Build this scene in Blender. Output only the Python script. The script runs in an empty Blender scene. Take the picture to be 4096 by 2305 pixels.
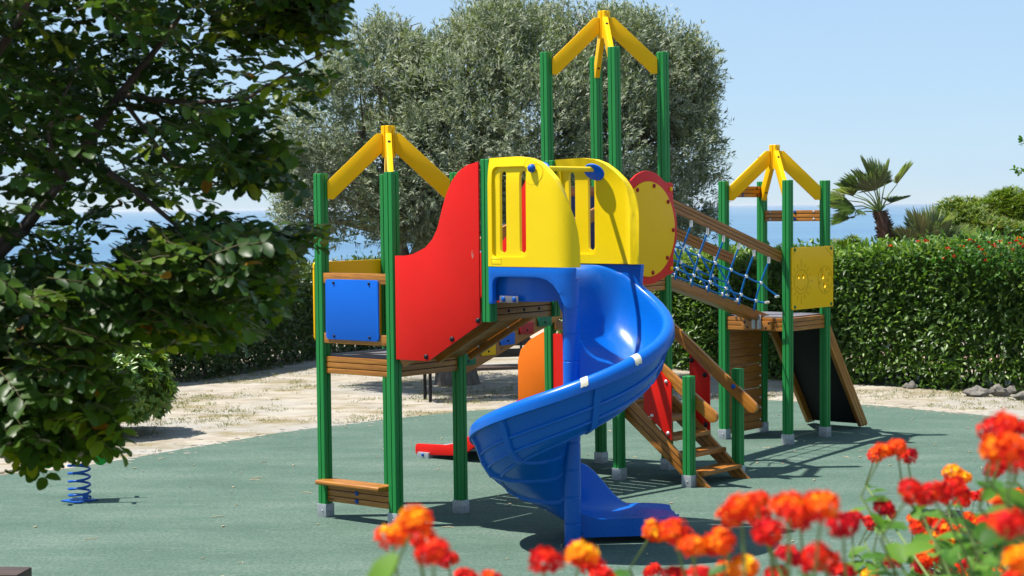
import bpy, bmesh, math, random
import numpy as np
from mathutils import Vector, Matrix, noise
from mathutils.geometry import delaunay_2d_cdt
R = math.radians
random.seed(7); rng = np.random.default_rng(11)
scene = bpy.context.scene
COL = scene.collection

# ------------------------------------------------------------------ camera (calibrated from the square towers)
H = 2.7; FPX = 7286.3; PITCH = R(2.5527); ROLL = R(-0.5493)
cp, sp, cr, sr = math.cos(PITCH), math.sin(PITCH), math.cos(ROLL), math.sin(ROLL)
FW = Vector((0, cp, -sp)); UP0 = Vector((0, sp, cp)); RT0 = Vector((1, 0, 0))
RT = cr*RT0 + sr*UP0; UP = -sr*RT0 + cr*UP0
cam = bpy.data.cameras.new('camera'); cam_o = bpy.data.objects.new('camera', cam); COL.objects.link(cam_o)
M3 = Matrix((RT, UP, -FW)).transposed()
cam_o.matrix_world = Matrix.Translation((0, 0, H)) @ M3.to_4x4()
cam.sensor_width = 36; cam.lens = FPX/4096*36; cam.clip_start = .05; cam.clip_end = 80000
cam.dof.use_dof = True; cam.dof.focus_distance = 16.2; cam.dof.aperture_fstop = 7.2
scene.camera = cam_o
S = 4096/2576

def at(dx, dy, Y):
    """a world point at depth Y seen towards the given direction"""
    d = FW + RT*((dx*S-2048)/FPX) - UP*((dy*S-1152.5)/FPX)
    return Vector((0, 0, H)) + d*(Y/d.y)

# ------------------------------------------------------------------ world and sun
w = bpy.data.worlds.new('World'); scene.world = w; w.use_nodes = True
nt = w.node_tree; bg = nt.nodes['Background']
sky = nt.nodes.new('ShaderNodeTexSky'); sky.sky_type = 'NISHITA'; sky.sun_disc = False
SUN_EL = R(65.0)
sky.sun_elevation = SUN_EL; sky.sun_rotation = R(268); sky.altitude = 0
sky.air_density = 1.0; sky.dust_density = 0.0; sky.ozone_density = 3.5
tnt = nt.nodes.new('ShaderNodeMix'); tnt.data_type = 'RGBA'; tnt.blend_type = 'MULTIPLY'; tnt.inputs[0].default_value = 1
tnt.inputs[7].default_value = (.86, .95, 1.16, 1); nt.links.new(sky.outputs[0], tnt.inputs[6])
hz_ = nt.nodes.new('ShaderNodeMix'); hz_.data_type = 'RGBA'; cn = nt.nodes.new('ShaderNodeTexNoise'); cn.inputs['Scale'].default_value = 3.5; cn.inputs['Detail'].default_value = 6; cmp_ = nt.nodes.new('ShaderNodeMapping'); cmp_.inputs['Scale'].default_value = (1, 1, 5); ctc = nt.nodes.new('ShaderNodeTexCoord'); nt.links.new(ctc.outputs['Generated'], cmp_.inputs[0]); nt.links.new(cmp_.outputs[0], cn.inputs['Vector'])
cr_r = nt.nodes.new('ShaderNodeMapRange'); cr_r.inputs[1].default_value = .35; cr_r.inputs[2].default_value = .75; cr_r.inputs[3].default_value = .52; cr_r.inputs[4].default_value = .84; nt.links.new(cn.outputs['Fac'], cr_r.inputs[0]); nt.links.new(cr_r.outputs[0], hz_.inputs[0])      # thin sea haze evens the sky out
hz_.inputs[7].default_value = (4.1, 5.8, 7.5, 1); nt.links.new(tnt.outputs[2], hz_.inputs[6])
nt.links.new(hz_.outputs[2], bg.inputs[0]); bg.inputs[1].default_value = 0.066
sun = bpy.data.lights.new('sun', 'SUN'); sun.energy = 5.0; sun.angle = R(0.53); sun.color = (1, .955, .88)
sun_o = bpy.data.objects.new('sun', sun); COL.objects.link(sun_o)
dirv = Vector((math.cos(SUN_EL), 0.015, -math.sin(SUN_EL)))
sun_o.rotation_euler = dirv.to_track_quat('-Z', 'Y').to_euler(); sun_o.location = (-10, 10, 30)
vs = scene.view_settings; vs.view_transform = 'Standard'; vs.look = 'None'; vs.exposure = 0.95; vs.gamma = 1

# ------------------------------------------------------------------ materials
def newmat(name):
    m = bpy.data.materials.new(name); m.use_nodes = True
    n = m.node_tree; b = n.nodes['Principled BSDF']
    return m, n, b
def N(n, t, **k):
    x = n.nodes.new(t)
    for a, v in k.items(): setattr(x, a, v)
    return x
def ramp(n, fac, stops):
    r = N(n, 'ShaderNodeValToRGB'); el = r.color_ramp.elements
    while len(el) < len(stops): el.new(.5)
    for e, (p, c) in zip(el, stops): e.position = p; e.color = (*c, 1)
    n.links.new(fac, r.inputs[0]); return r.outputs[0]
def noise_tex(n, scale, detail=3, rough=.55, vec=None, dist=0):
    t = N(n, 'ShaderNodeTexNoise'); t.inputs['Scale'].default_value = scale; t.inputs['Detail'].default_value = detail
    t.inputs['Roughness'].default_value = rough; t.inputs['Distortion'].default_value = dist
    if vec is not None: n.links.new(vec, t.inputs['Vector'])
    return t.outputs['Fac']
def mixc(n, fac, a, b, typ='MIX'):
    m = N(n, 'ShaderNodeMix', data_type='RGBA', blend_type=typ)
    for s, v in ((m.inputs[0], fac), (m.inputs[6], a), (m.inputs[7], b)):
        if isinstance(v, (int, float)): s.default_value = v
        elif isinstance(v, tuple): s.default_value = (*v, 1)
        else: n.links.new(v, s)
    return m.outputs[2]
def bump(n, b, h, strength, dist=.01):
    x = N(n, 'ShaderNodeBump'); x.inputs['Strength'].default_value = strength; x.inputs['Distance'].default_value = dist
    n.links.new(h, x.inputs['Height']); n.links.new(x.outputs[0], b.inputs['Normal'])
def objco(n): return N(n, 'ShaderNodeTexCoord').outputs['Object']

def paint(name, col, rough=.4, var=.12, scr=.0, bmp=.05, coat=0, spec=.22):
    m, n, b = newmat(name); co = objco(n)
    f = noise_tex(n, 3.0, 4, .6, co); f2 = noise_tex(n, 60, 3, .6, co)
    c = mixc(n, f, tuple(x*(1-var) for x in col), tuple(min(1, x*(1+var)+.0005) for x in col))
    if scr:   # faint scratches worn into the surface
        mp = N(n, 'ShaderNodeMapping'); mp.inputs['Scale'].default_value = (9, 9, 60); mp.inputs['Rotation'].default_value = (.4, .7, .2)
        n.links.new(co, mp.inputs[0]); s = noise_tex(n, 6, 2, .5, mp.outputs[0])
        k = ramp(n, s, ((.70, (0, 0, 0)), (.74, (scr, scr, scr))))
        c = mixc(n, k, c, tuple(min(1, x*1.3+.08) for x in col))
    n.links.new(c, b.inputs['Base Color'])
    rr = N(n, 'ShaderNodeMapRange'); rr.inputs[3].default_value = rough-.06; rr.inputs[4].default_value = rough+.1
    n.links.new(f2, rr.inputs[0]); n.links.new(rr.outputs[0], b.inputs['Roughness'])
    b.inputs['Specular IOR Level'].default_value = spec
    if coat: b.inputs['Coat Weight'].default_value = coat; b.inputs['Coat Roughness'].default_value = .15
    if bmp: bump(n, b, f2, bmp, .002)
    return m
def woodmat(name, dark, light, rough=.42, knots=True):
    m, n, b = newmat(name); uv = N(n, 'ShaderNodeTexCoord').outputs['UV']
    mp = N(n, 'ShaderNodeMapping'); mp.inputs['Scale'].default_value = (2.2, 30, 1); n.links.new(uv, mp.inputs[0])
    g = noise_tex(n, 1.6, 6, .62, mp.outputs[0], .6)
    mp2 = N(n, 'ShaderNodeMapping'); mp2.inputs['Scale'].default_value = (.9, 5, 1); n.links.new(uv, mp2.inputs[0])
    g2 = noise_tex(n, 1.3, 3, .5, mp2.outputs[0])
    c = ramp(n, g, ((.3, dark), (.52, tuple((a+c_)/2 for a, c_ in zip(dark, light))), (.72, light)))
    c = mixc(n, ramp(n, g2, ((.35, (.0, .0, .0)), (.75, (.55, .55, .55)))), c, tuple(x*.55 for x in dark))
    if knots:
        v = N(n, 'ShaderNodeTexVoronoi'); v.inputs['Scale'].default_value = 1.7
        mp3 = N(n, 'ShaderNodeMapping'); mp3.inputs['Scale'].default_value = (1.6, 5, 1); n.links.new(uv, mp3.inputs[0])
        n.links.new(mp3.outputs[0], v.inputs['Vector'])
        c = mixc(n, ramp(n, v.outputs['Distance'], ((.05, (.85,)*3), (.13, (0,)*3))), c, tuple(x*.25 for x in dark))
    n.links.new(c, b.inputs['Base Color']); b.inputs['Roughness'].default_value = rough
    bump(n, b, g, .12, .002); return m
def foliage_mat(name, cols, trans=.3, rough=.4, spec=.4, transcol=None, backmix=None):
    """cols: ramp driven by each leaf's own tint; leaves let some light through"""
    m, n, b = newmat(name)
    a = N(n, 'ShaderNodeAttribute', attribute_name='tint')
    c = ramp(n, a.outputs['Fac'], [(i/(len(cols)-1), x) for i, x in enumerate(cols)])
    if backmix:
        gm = N(n, 'ShaderNodeNewGeometry'); c = mixc(n, gm.outputs['Backfacing'], c, backmix)
    n.links.new(c, b.inputs['Base Color']); b.inputs['Roughness'].default_value = rough
    b.inputs['Specular IOR Level'].default_value = spec
    t = N(n, 'ShaderNodeBsdfTranslucent'); tc = mixc(n, 1.0, c, transcol or (1.6, 1.9, .6), 'MULTIPLY')
    n.links.new(tc, t.inputs[0])
    mx = N(n, 'ShaderNodeMixShader'); mx.inputs[0].default_value = trans
    n.links.new(b.outputs[0], mx.inputs[1]); n.links.new(t.outputs[0], mx.inputs[2])
    n.links.new(mx.outputs[0], n.nodes['Material Output'].inputs[0]); return m
def metal(name, col, rough=.45):
    m, n, b = newmat(name); f = noise_tex(n, 25, 4, .6, objco(n))
    n.links.new(ramp(n, f, ((.3, tuple(x*.75 for x in col)), (.7, col))), b.inputs['Base Color'])
    b.inputs['Metallic'].default_value = .55; b.inputs['Roughness'].default_value = rough; return m

MAT = {}
MAT['green'] = paint('green_paint', (.013, .185, .040), .45, .15, .12, .08)
MAT['yellow'] = paint('yellow_paint', (.80, .44, .0006), .38, .05, .0, .04, 0, .14)
MAT['yplastic'] = paint('yellow_plastic', (.76, .53, .001), .36, .07, .12, .04, 0, .24)
MAT['red'] = paint('red_board', (.60, .008, .004), .38, .09, .03, .03)
MAT['dred'] = paint('dark_red_plastic', (.33, .006, .012), .3, .05)
MAT['blue'] = paint('blue_board', (.0006, .105, .52), .4, .06, .03, .03)
MAT['slide'] = paint('blue_plastic', (.0003, .098, .44), .27, .06, .0, .03, .0, .26)
MAT['navy'] = paint('navy_board', (.01, .025, .12), .4)
MAT['orange'] = paint('orange_board', (.75, .15, .004), .4, .05, .03, .03)
MAT['tealblock'] = paint('dark_green_board', (.004, .13, .06), .4)
MAT['black'] = paint('black_plastic', (.012, .012, .014), .3)
MAT['dgrey'] = paint('grey_deck_board', (.13, .125, .14), .55, .15, .2, .1)
MAT['blackboard'] = paint('black_board', (.012, .013, .014), .6, .2, .0, .1)
MAT['white'] = paint('white_plastic', (.75, .75, .73), .35)
MAT['chip'] = paint('bare_white_chip', (.55, .51, .40), .6)
MAT['rope'] = paint('blue_rope', (.004, .15, .46), .6, .2, 0, .4)
MAT['coil'] = paint('blue_enamel', (.005, .075, .32), .32, .08)
MAT['lgreen'] = paint('bright_green_board', (.012, .27, .03), .4, .05)
MAT['groove'] = paint('engraved_line', (.33, .20, .004), .6)
MAT['zinc'] = metal('galvanised_steel', (.42, .44, .46), .5)
MAT['chrome'] = metal('bright_steel', (.75, .77, .78), .3)
MAT['wood'] = woodmat('oiled_pine', (.21, .066, .005), (.54, .225, .026))
MAT['wood2'] = woodmat('red_brown_oiled_pine', (.19, .058, .005), (.47, .18, .020))
MAT['wooddark'] = woodmat('dark_stained_wood', (.035, .02, .013), (.085, .05, .034), .6)
MAT['gap'] = paint('dark_gap', (.018, .010, .006), .8, 0, 0, 0)  # near-black brown for saw lines and gaps between boards

def bark(name, a, b_, sc=14):
    m, n, b = newmat(name); co = objco(n)
    mp = N(n, 'ShaderNodeMapping'); mp.inputs['Scale'].default_value = (1, 1, .3); n.links.new(co, mp.inputs[0])
    f = noise_tex(n, sc, 6, .65, mp.outputs[0], .5)
    n.links.new(ramp(n, f, ((.3, a), (.7, b_))), b.inputs['Base Color']); b.inputs['Roughness'].default_value = .85
    bump(n, b, f, .7, .03); return m
MAT['bark'] = bark('grey_bark', (.06, .045, .035), (.22, .18, .15))
MAT['barkd'] = bark('dark_bark', (.025, .018, .013), (.10, .07, .05))
MAT['palmbark'] = bark('palm_fibre', (.02, .012, .008), (.12, .06, .035), 30)
MAT['twig'] = paint('green_stem', (.13, .19, .05), .6)
MAT['twigg'] = paint('olive_twig', (.07, .06, .022), .7)
MAT['twigr'] = paint('reddish_twig', (.16, .07, .035), .6)

MAT['carob'] = foliage_mat('carob_leaf', [(.018, .046, .009), (.034, .076, .011), (.054, .105, .013), (.10, .15, .011), (.17, .18, .008), (.19, .075, .008)], .33, .42, .28, (2.2, 2.5, .45), (.032, .055, .018))
MAT['olive'] = foliage_mat('olive_leaf', [(.050, .078, .022), (.105, .148, .052), (.20, .24, .115), (.31, .345, .20), (.34, .27, .07)], .18, .5, .3, (1.3, 1.5, .7), (.20, .225, .15))
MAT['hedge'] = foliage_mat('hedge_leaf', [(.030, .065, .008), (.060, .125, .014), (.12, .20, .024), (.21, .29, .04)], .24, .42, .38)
MAT['hedgeb'] = foliage_mat('dark_hedge_leaf', [(.020, .045, .010), (.04, .080, .016), (.075, .12, .022), (.11, .085, .025)], .25, .4, .45)  # darker, browner leaf ramp for the left hedge
MAT['bushl'] = foliage_mat('bush_leaf', [(.03, .08, .012), (.07, .15, .018), (.13, .22, .025), (.22, .27, .03)], .25, .33, .5)
MAT['needle'] = foliage_mat('needle_leaf', [(.050, .090, .010), (.095, .15, .014), (.16, .21, .02), (.14, .12, .025)], .25, .5, .3)
MAT['palmleaf'] = foliage_mat('palm_leaf', [(.045, .085, .03), (.10, .15, .06), (.20, .25, .11), (.36, .36, .17)], .25, .42, .4)
MAT['lleaf'] = foliage_mat('lantana_leaf', [(.018, .060, .006), (.040, .115, .010), (.075, .17, .014), (.13, .23, .03)], .32, .5, .25)
MAT['petal'] = foliage_mat('lantana_petal', [(.30, .003, .014), (.52, .006, .010), (.66, .018, .006), (.80, .08, .004), (.86, .22, .004), (.88, .48, .008)], .18, .7, .1, (1.2, 1.1, 1.0))
MAT['grass'] = foliage_mat('grass_blade', [(.045, .085, .012), (.085, .12, .02), (.21, .18, .06), (.27, .22, .09)], .25, .6, .2)

# rubber, sand, sea, path
def ground_mats():
    m, n, b = newmat('green_rubber'); co = objco(n)
    mp = N(n, 'ShaderNodeMapping'); mp.inputs['Scale'].default_value = (.55, 1.5, 1); n.links.new(co, mp.inputs[0])
    big = noise_tex(n, 1.1, 5, .6, mp.outputs[0]); fine = noise_tex(n, 130, 2, .7, co); mid = noise_tex(n, 9, 5, .65, mp.outputs[0])
    c = ramp(n, big, ((.3, (.066, .110, .085)), (.5, (.088, .138, .108)), (.72, (.132, .178, .146))))
    c = mixc(n, ramp(n, mid, ((.56, (0,)*3), (.72, (.45,)*3))), c, (.165, .195, .16))
    g2 = noise_tex(n, 34, 3, .75, co); st_m = N(n, 'ShaderNodeMapping'); st_m.inputs['Scale'].default_value = (1.3, 7, 1); n.links.new(co, st_m.inputs[0]); stk = noise_tex(n, 2.2, 4, .7, st_m.outputs[0], .4)
    c = mixc(n, ramp(n, g2, ((.38, (.75,)*3), (.55, (0,)*3))), c, (.040, .078, .058)); c = mixc(n, ramp(n, g2, ((.58, (0,)*3), (.74, (.6,)*3))), c, (.15, .20, .165))
    c = mixc(n, ramp(n, stk, ((.60, (0,)*3), (.70, (.55,)*3))), c, (.20, .235, .20))
    c = mixc(n, ramp(n, fine, ((.42, (.0,)*3), (.7, (.5,)*3))), c, (.032, .062, .046))
    c = mixc(n, ramp(n, noise_tex(n, 55, 2, .6, co), ((.70, (0,)*3), (.76, (.6,)*3))), c, (.26, .29, .25))
    n.links.new(c, b.inputs['Base Color']); b.inputs['Roughness'].default_value = .9; b.inputs['Specular IOR Level'].default_value = .2
    bump(n, b, fine, .5, .006); MAT['rubber'] = m
    m, n, b = newmat('pale_sand'); co = objco(n)
    mp = N(n, 'ShaderNodeMapping'); mp.inputs['Scale'].default_value = (.7, 1.2, 1); n.links.new(co, mp.inputs[0])
    big = noise_tex(n, .5, 5, .6, mp.outputs[0]); mid = noise_tex(n, 2.6, 6, .7, mp.outputs[0]); fine = noise_tex(n, 70, 3, .7, co); peb = noise_tex(n, 28, 2, .6, co)
    c = ramp(n, mid, ((.3, (.19, .16, .125)), (.5, (.31, .275, .225)), (.7, (.40, .365, .31))))
    c = mixc(n, ramp(n, big, ((.46, (0,)*3), (.62, (.8,)*3))), c, (.28, .268, .25))
    c = mixc(n, ramp(n, noise_tex(n, 1.1, 6, .75, mp.outputs[0]), ((.50, (0,)*3), (.64, (.8,)*3))), c, (.17, .135, .055))
    c = mixc(n, ramp(n, fine, ((.45, (0,)*3), (.7, (.28,)*3))), c, (.15, .12, .085))
    c = mixc(n, ramp(n, peb, ((.66, (0,)*3), (.7, (.7,)*3))), c, (.45, .43, .40))
    n.links.new(c, b.inputs['Base Color']); b.inputs['Roughness'].default_value = .95; b.inputs['Specular IOR Level'].default_value = .1
    bump(n, b, mid, .6, .05); MAT['sand'] = m
    m, n, b = newmat('sea_water'); co = objco(n)
    mp = N(n, 'ShaderNodeMapping'); mp.inputs['Scale'].default_value = (.0012, .006, 1); n.links.new(co, mp.inputs[0])
    big = noise_tex(n, 1.0, 6, .6, mp.outputs[0]); mp2 = N(n, 'ShaderNodeMapping'); mp2.inputs['Scale'].default_value = (.03, .12, 1); n.links.new(co, mp2.inputs[0])
    wv = noise_tex(n, 1.0, 6, .7, mp2.outputs[0])
    c = ramp(n, big, ((.35, (.050, .125, .215)), (.52, (.065, .15, .24)), (.7, (.11, .20, .28))))
    n.links.new(c, b.inputs['Base Color']); b.inputs['Roughness'].default_value = .36; b.inputs['IOR'].default_value = 1.33; b.inputs['Specular IOR Level'].default_value = .5
    bump(n, b, wv, .6, .6); MAT['sea'] = m
    MAT['path'] = paint('pink_paving', (.45, .29, .22), .85, .2)
    m, n, b = newmat('grey_stone'); f = noise_tex(n, 5, 6, .7, objco(n))
    n.links.new(ramp(n, f, ((.3, (.075, .07, .062)), (.7, (.21, .19, .165)))), b.inputs['Base Color']); b.inputs['Roughness'].default_value = .9
    bump(n, b, f, .8, .05); MAT['stone'] = m
    m, n, b = newmat('black_bin_liner'); f = noise_tex(n, 9, 4, .6, objco(n), 1.5)
    b.inputs['Base Color'].default_value = (.012, .012, .016, 1); b.inputs['Roughness'].default_value = .16; bump(n, b, f, 1.0, .06); MAT['liner'] = m
ground_mats()

# ------------------------------------------------------------------ mesh helpers
def tag(o, label=None, cat=None, group=None, kind=None):
    if label: o['label'] = label
    if cat: o['category'] = cat
    if group: o['group'] = group
    if kind: o['kind'] = kind
    return o
def empty(name, loc=(0, 0, 0), rz=0, parent=None):
    o = bpy.data.objects.new(name, None); o.empty_display_size = .1; o.location = loc; o.rotation_euler.z = rz
    if parent: o.parent = parent
    COL.objects.link(o); return o
class MB:
    def __init__(s): s.v = []; s.f = []; s.uv = []; s.mi = []
    def add(s, vs_, fs, uvs=None, mi=0):
        o = len(s.v); s.v += [tuple(x) for x in vs_]
        for i, f in enumerate(fs):
            s.f.append(tuple(o+k for k in f)); s.uv.append(uvs[i] if uvs else None); s.mi.append(mi)
    def box(s, c, size, rot=None, mi=0, taper=None):
        """box with wood-grain uv running along its longest side"""
        hx, hy, hz = (q/2 for q in size); P = []
        for z in (-hz, hz):
            for y in (-hy, hy):
                for x in (-hx, hx): P.append(Vector((x, y, z)))
        F = [(0, 2, 3, 1), (4, 5, 7, 6), (0, 1, 5, 4), (2, 6, 7, 3), (0, 4, 6, 2), (1, 3, 7, 5)]
        L = max(range(3), key=lambda i: size[i]); off = random.random()*7
        uvs = []
        for f in F:
            ax = [max(abs(P[f[0]][i]-P[f[k]][i]) for k in range(4)) > 1e-9 for i in range(3)]
            o2 = [i for i in range(3) if i != L and ax[i]]
            k = o2[0] if o2 else L
            l2 = L if ax[L] else o2[-1]
            uvs.append([(P[q][l2]+off, P[q][k]+off) for q in f])
        c = Vector(c)
        V = [c+(rot@p if rot is not None else p) for p in P]
        s.add(V, F, uvs, mi)
    def bar(s, p, q, wid, hei, up=(0, 0, 1), mi=0):
        """box from p to q; hei along 'up' made square to the run, wid sideways"""
        p, q = Vector(p), Vector(q); x = (q-p); L = x.length; x.normalize(); up = Vector(up)
        y = up.cross(x).normalized(); z = x.cross(y)
        s.box((p+q)/2, (L, wid, hei), Matrix((x, y, z)).transposed(), mi)
    def tube(s, pts, rad, n=8, cap=True, mi=0):
        pts = [Vector(p) for p in pts]; rs = rad if isinstance(rad, (list, tuple)) else [rad]*len(pts)
        rings = []; prev = None
        for i, p in enumerate(pts):
            t = (pts[min(i+1, len(pts)-1)]-pts[max(i-1, 0)]).normalized()
            if prev is None:
                a = Vector((0, 0, 1)) if abs(t.z) < .9 else Vector((1, 0, 0)); u_ = t.cross(a).normalized()
            else: u_ = (prev-t*prev.dot(t)).normalized()
            prev = u_; v_ = t.cross(u_)
            rings.append([p+(u_*math.cos(2*math.pi*k/n)+v_*math.sin(2*math.pi*k/n))*rs[i] for k in range(n)])
        V = [x for r in rings for x in r]; F = []
        for i in range(len(pts)-1):
            for k in range(n): F.append((i*n+k, i*n+(k+1) % n, (i+1)*n+(k+1) % n, (i+1)*n+k))
        if cap: F.append(tuple(range(n))[::-1]); F.append(tuple((len(pts)-1)*n+k for k in range(n)))
        s.add(V, F, None, mi)
    def lathe(s, o, axis, prof, n=12, mi=0):
        """prof: (radius, height) pairs along axis"""
        o = Vector(o); ax = Vector(axis).normalized(); a = Vector((0, 0, 1)) if abs(ax.z) < .9 else Vector((1, 0, 0))
        u_ = ax.cross(a).normalized(); v_ = ax.cross(u_)
        V = []; F = []
        for r, h in prof:
            for k in range(n): V.append(o+ax*h+(u_*math.cos(2*math.pi*k/n)+v_*math.sin(2*math.pi*k/n))*r)
        for i in range(len(prof)-1):
            for k in range(n): F.append((i*n+k, i*n+(k+1) % n, (i+1)*n+(k+1) % n, (i+1)*n+k))
        F.append(tuple(range(n))[::-1]); F.append(tuple((len(prof)-1)*n+k for k in range(n)))
        s.add(V, F, None, mi)
    def dome(s, o, axis, r, h=None, n=12, mi=0):
        h = h or r*.8
        s.lathe(o, axis, [(r, 0), (r, h*.25)]+[(r*math.cos(t), h*(.25+.75*math.sin(t))) for t in (.4, .8, 1.2, 1.5)], n, mi)
    def mesh(s, name, mats, bevel=0, ang=38, seg=2):
        me = bpy.data.meshes.new(name); me.from_pydata(s.v, [], s.f)
        if any(u is not None for u in s.uv):
            l = me.uv_layers.new(name='UVMap'); i = 0
            for f, u in zip(s.f, s.uv):
                for k in range(len(f)):
                    l.data[i].uv = u[k] if u else (s.v[f[k]][0], s.v[f[k]][2]); i += 1
        bm = bmesh.new(); bm.from_mesh(me)
        for f, k in zip(bm.faces, s.mi): f.material_index = k
        bmesh.ops.recalc_face_normals(bm, faces=bm.faces)
        if bevel:
            es = [e for e in bm.edges if len(e.link_faces) == 2 and e.calc_face_angle(0) > R(40)]
            bmesh.ops.bevel(bm, geom=es, offset=bevel, segments=seg, affect='EDGES', clamp_overlap=True, profile=.6)
        for f in bm.faces: f.smooth = True
        bm.to_mesh(me); bm.free()
        for m in (mats if isinstance(mats, (list, tuple)) else [mats]): me.materials.append(m)
        me.set_sharp_from_angle(angle=R(ang)); return me
    def build(s, name, mats, parent=None, bevel=0, ang=38, seg=2, loc=(0, 0, 0)):
        o = bpy.data.objects.new(name, s.mesh(name, mats, bevel, ang, seg)); o.location = loc
        if parent: o.parent = parent
        COL.objects.link(o); return o
def copy_of(o, parent, loc=None, name=None):
    c = o.copy(); c.parent = parent
    if loc is not None: c.location = loc
    COL.objects.link(c); return c
def copy_tree(o, parent=None):
    c = o.copy(); COL.objects.link(c)
    if parent: c.parent = parent
    for ch in list(o.children): copy_tree(ch, c)
    return c
def resample(loop, step):
    out = []
    for i in range(len(loop)):
        a = Vector(loop[i]); b = Vector(loop[(i+1) % len(loop)]); k = max(1, int(math.ceil((b-a).length/step)))
        out += [a+(b-a)*(j/k) for j in range(k)]
    return out
def inside(p, loop):
    c = False; x, y = p[0], p[1]; j = len(loop)-1
    for i in range(len(loop)):
        xi, yi = loop[i][0], loop[i][1]; xj, yj = loop[j][0], loop[j][1]
        if (yi > y) != (yj > y) and x < (xj-xi)*(y-yi)/(yj-yi)+xi: c = not c
        j = i
    return c
def slab(mb, outline, holes, t0, t1, frame, step=9, deform=None, mi=0):
    """board with holes: outline (p,q) -> origin + p*ex + q*ey, thickness t0..t1 along en"""
    loops = [resample(outline, step)]+[resample(h, step) for h in holes]
    pts = []; edges = []
    for lp in loops:
        o = len(pts); pts += lp; edges += [(o+i, o+(i+1) % len(lp)) for i in range(len(lp))]
    nb = len(pts)
    if step < 5:
        xs = [p[0] for p in loops[0]]; ys = [p[1] for p in loops[0]]
        x = min(xs)+step/2
        while x < max(xs):
            y = min(ys)+step/2
            while y < max(ys):
                if inside((x, y), loops[0]) and not any(inside((x, y), h) for h in loops[1:]) and min((Vector((x, y))-p).length for p in pts[:nb]) > step*.45: pts.append(Vector((x, y)))
                y += step
            x += step
    V, E_, F_, _, _, _ = delaunay_2d_cdt([Vector((p[0], p[1])) for p in pts], edges, [], 0, 1e-6)
    F_ = [f for f in F_ if inside(sum((V[i] for i in f), Vector((0, 0)))/len(f), loops[0]) and not any(inside(sum((V[i] for i in f), Vector((0, 0)))/len(f), h) for h in loops[1:])]
    cnt = {}
    for f in F_:
        for i in range(len(f)):
            e = (f[i], f[(i+1) % len(f)]); cnt[e] = 1
    O, ex, ey, en = (Vector(q) for q in frame)
    def P(p, t):
        x, y, t = deform(p[0], p[1], t) if deform else (p[0], p[1], t)
        return O+ex*x+ey*y+en*t
    n = len(V); vs_ = [P(p, t1) for p in V]+[P(p, t0) for p in V]
    fs = [tuple(f) for f in F_]+[tuple(n+i for i in reversed(f)) for f in F_]
    for (i, j) in cnt:
        if (j, i) not in cnt: fs.append((i, n+i, n+j, j))
    mb.add(vs_, fs, None, mi)
def rrect(x0, y0, x1, y1, r, n=4):
    o = []
    for cx, cy, a in ((x1-r, y1-r, 0), (x0+r, y1-r, 90), (x0+r, y0+r, 180), (x1-r, y0+r, 270)):
        o += [(cx+r*math.cos(R(a+90*k/n)), cy+r*math.sin(R(a+90*k/n))) for k in range(n+1)]
    return o
def ell(cx, cy, rx, ry, n=28): return [(cx+rx*math.cos(2*math.pi*k/n), cy+ry*math.sin(2*math.pi*k/n)) for k in range(n)]

# ------------------------------------------------------------------ leaf meshes (numpy)
T_DIA = (np.array([(0, 0, 0), (.42, .5, .05), (1, 0, -.04), (.42, -.5, .05)]), [(0, 1, 2, 3)])
T_OVAL = (np.array([(0, 0, 0), (.33, 0, .03), (.66, 0, .02), (1, 0, -.08), (.14, .3, .05), (.42, .5, .10), (.78, .45, .07), (.97, .18, -.05),
                    (.14, -.3, .05), (.42, -.5, .10), (.78, -.45, .07), (.97, -.18, -.05)]),
          [(0, 1, 5, 4), (1, 2, 6, 5), (2, 3, 7, 6), (1, 0, 8, 9), (2, 1, 9, 10), (3, 2, 10, 11)])
T_LANCE = (np.array([(0, 0, 0), (.35, 0, -.02), (.7, 0, -.05), (1, 0, -.14), (.3, .5, .05), (.65, .38, .01), (.3, -.5, .05), (.65, -.38, .01)]),
           [(0, 1, 4, 4), (1, 2, 5, 4), (2, 3, 5, 5), (1, 0, 6, 6), (2, 1, 6, 7), (3, 2, 7, 7)])
def unit(a): return a/np.maximum(np.linalg.norm(a, axis=-1, keepdims=True), 1e-9)
def leaves(name, P, D, Nn, L, Wd, tmpl, mat, parent=None, tint=None, kind=None):
    t, F = tmpl; F = [tuple(dict.fromkeys(f)) for f in F]
    P = np.asarray(P, float); n = len(P); D = unit(np.asarray(D, float)); Nn = np.asarray(Nn, float)
    Sd = unit(np.cross(Nn, D)); Nn = np.cross(D, Sd)
    L = np.broadcast_to(np.asarray(L, float), (n,)); Wd = np.broadcast_to(np.asarray(Wd, float), (n,))
    V = P[:, None]+t[None, :, 0, None]*(L[:, None, None]*D[:, None])+t[None, :, 1, None]*(Wd[:, None, None]*Sd[:, None])+t[None, :, 2, None]*(L[:, None, None]*Nn[:, None])
    k = len(t); me = bpy.data.meshes.new(name); me.vertices.add(n*k); me.vertices.foreach_set('co', V.reshape(-1).astype(np.float32))
    fl = np.concatenate([np.array(f) for f in F]); ln = np.array([len(f) for f in F])
    loops = (fl[None]+(np.arange(n)*k)[:, None]).reshape(-1); tot = np.tile(ln, n); st = np.concatenate(([0], np.cumsum(tot)[:-1]))
    me.loops.add(len(loops)); me.loops.foreach_set('vertex_index', loops.astype(np.int32))
    me.polygons.add(len(tot)); me.polygons.foreach_set('loop_start', st.astype(np.int32))
    me.polygons.foreach_set('use_smooth', np.ones(len(tot), bool))
    me.update(calc_edges=True)
    a = me.attributes.new('tint', 'FLOAT', 'POINT')
    tint = rng.random(n) if tint is None else np.asarray(tint)
    a.data.foreach_set('value', np.repeat(np.clip(tint, 0, 1), k).astype(np.float32))
    me.materials.append(mat); o = bpy.data.objects.new(name, me)
    if parent: o.parent = parent
    COL.objects.link(o); return o
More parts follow.
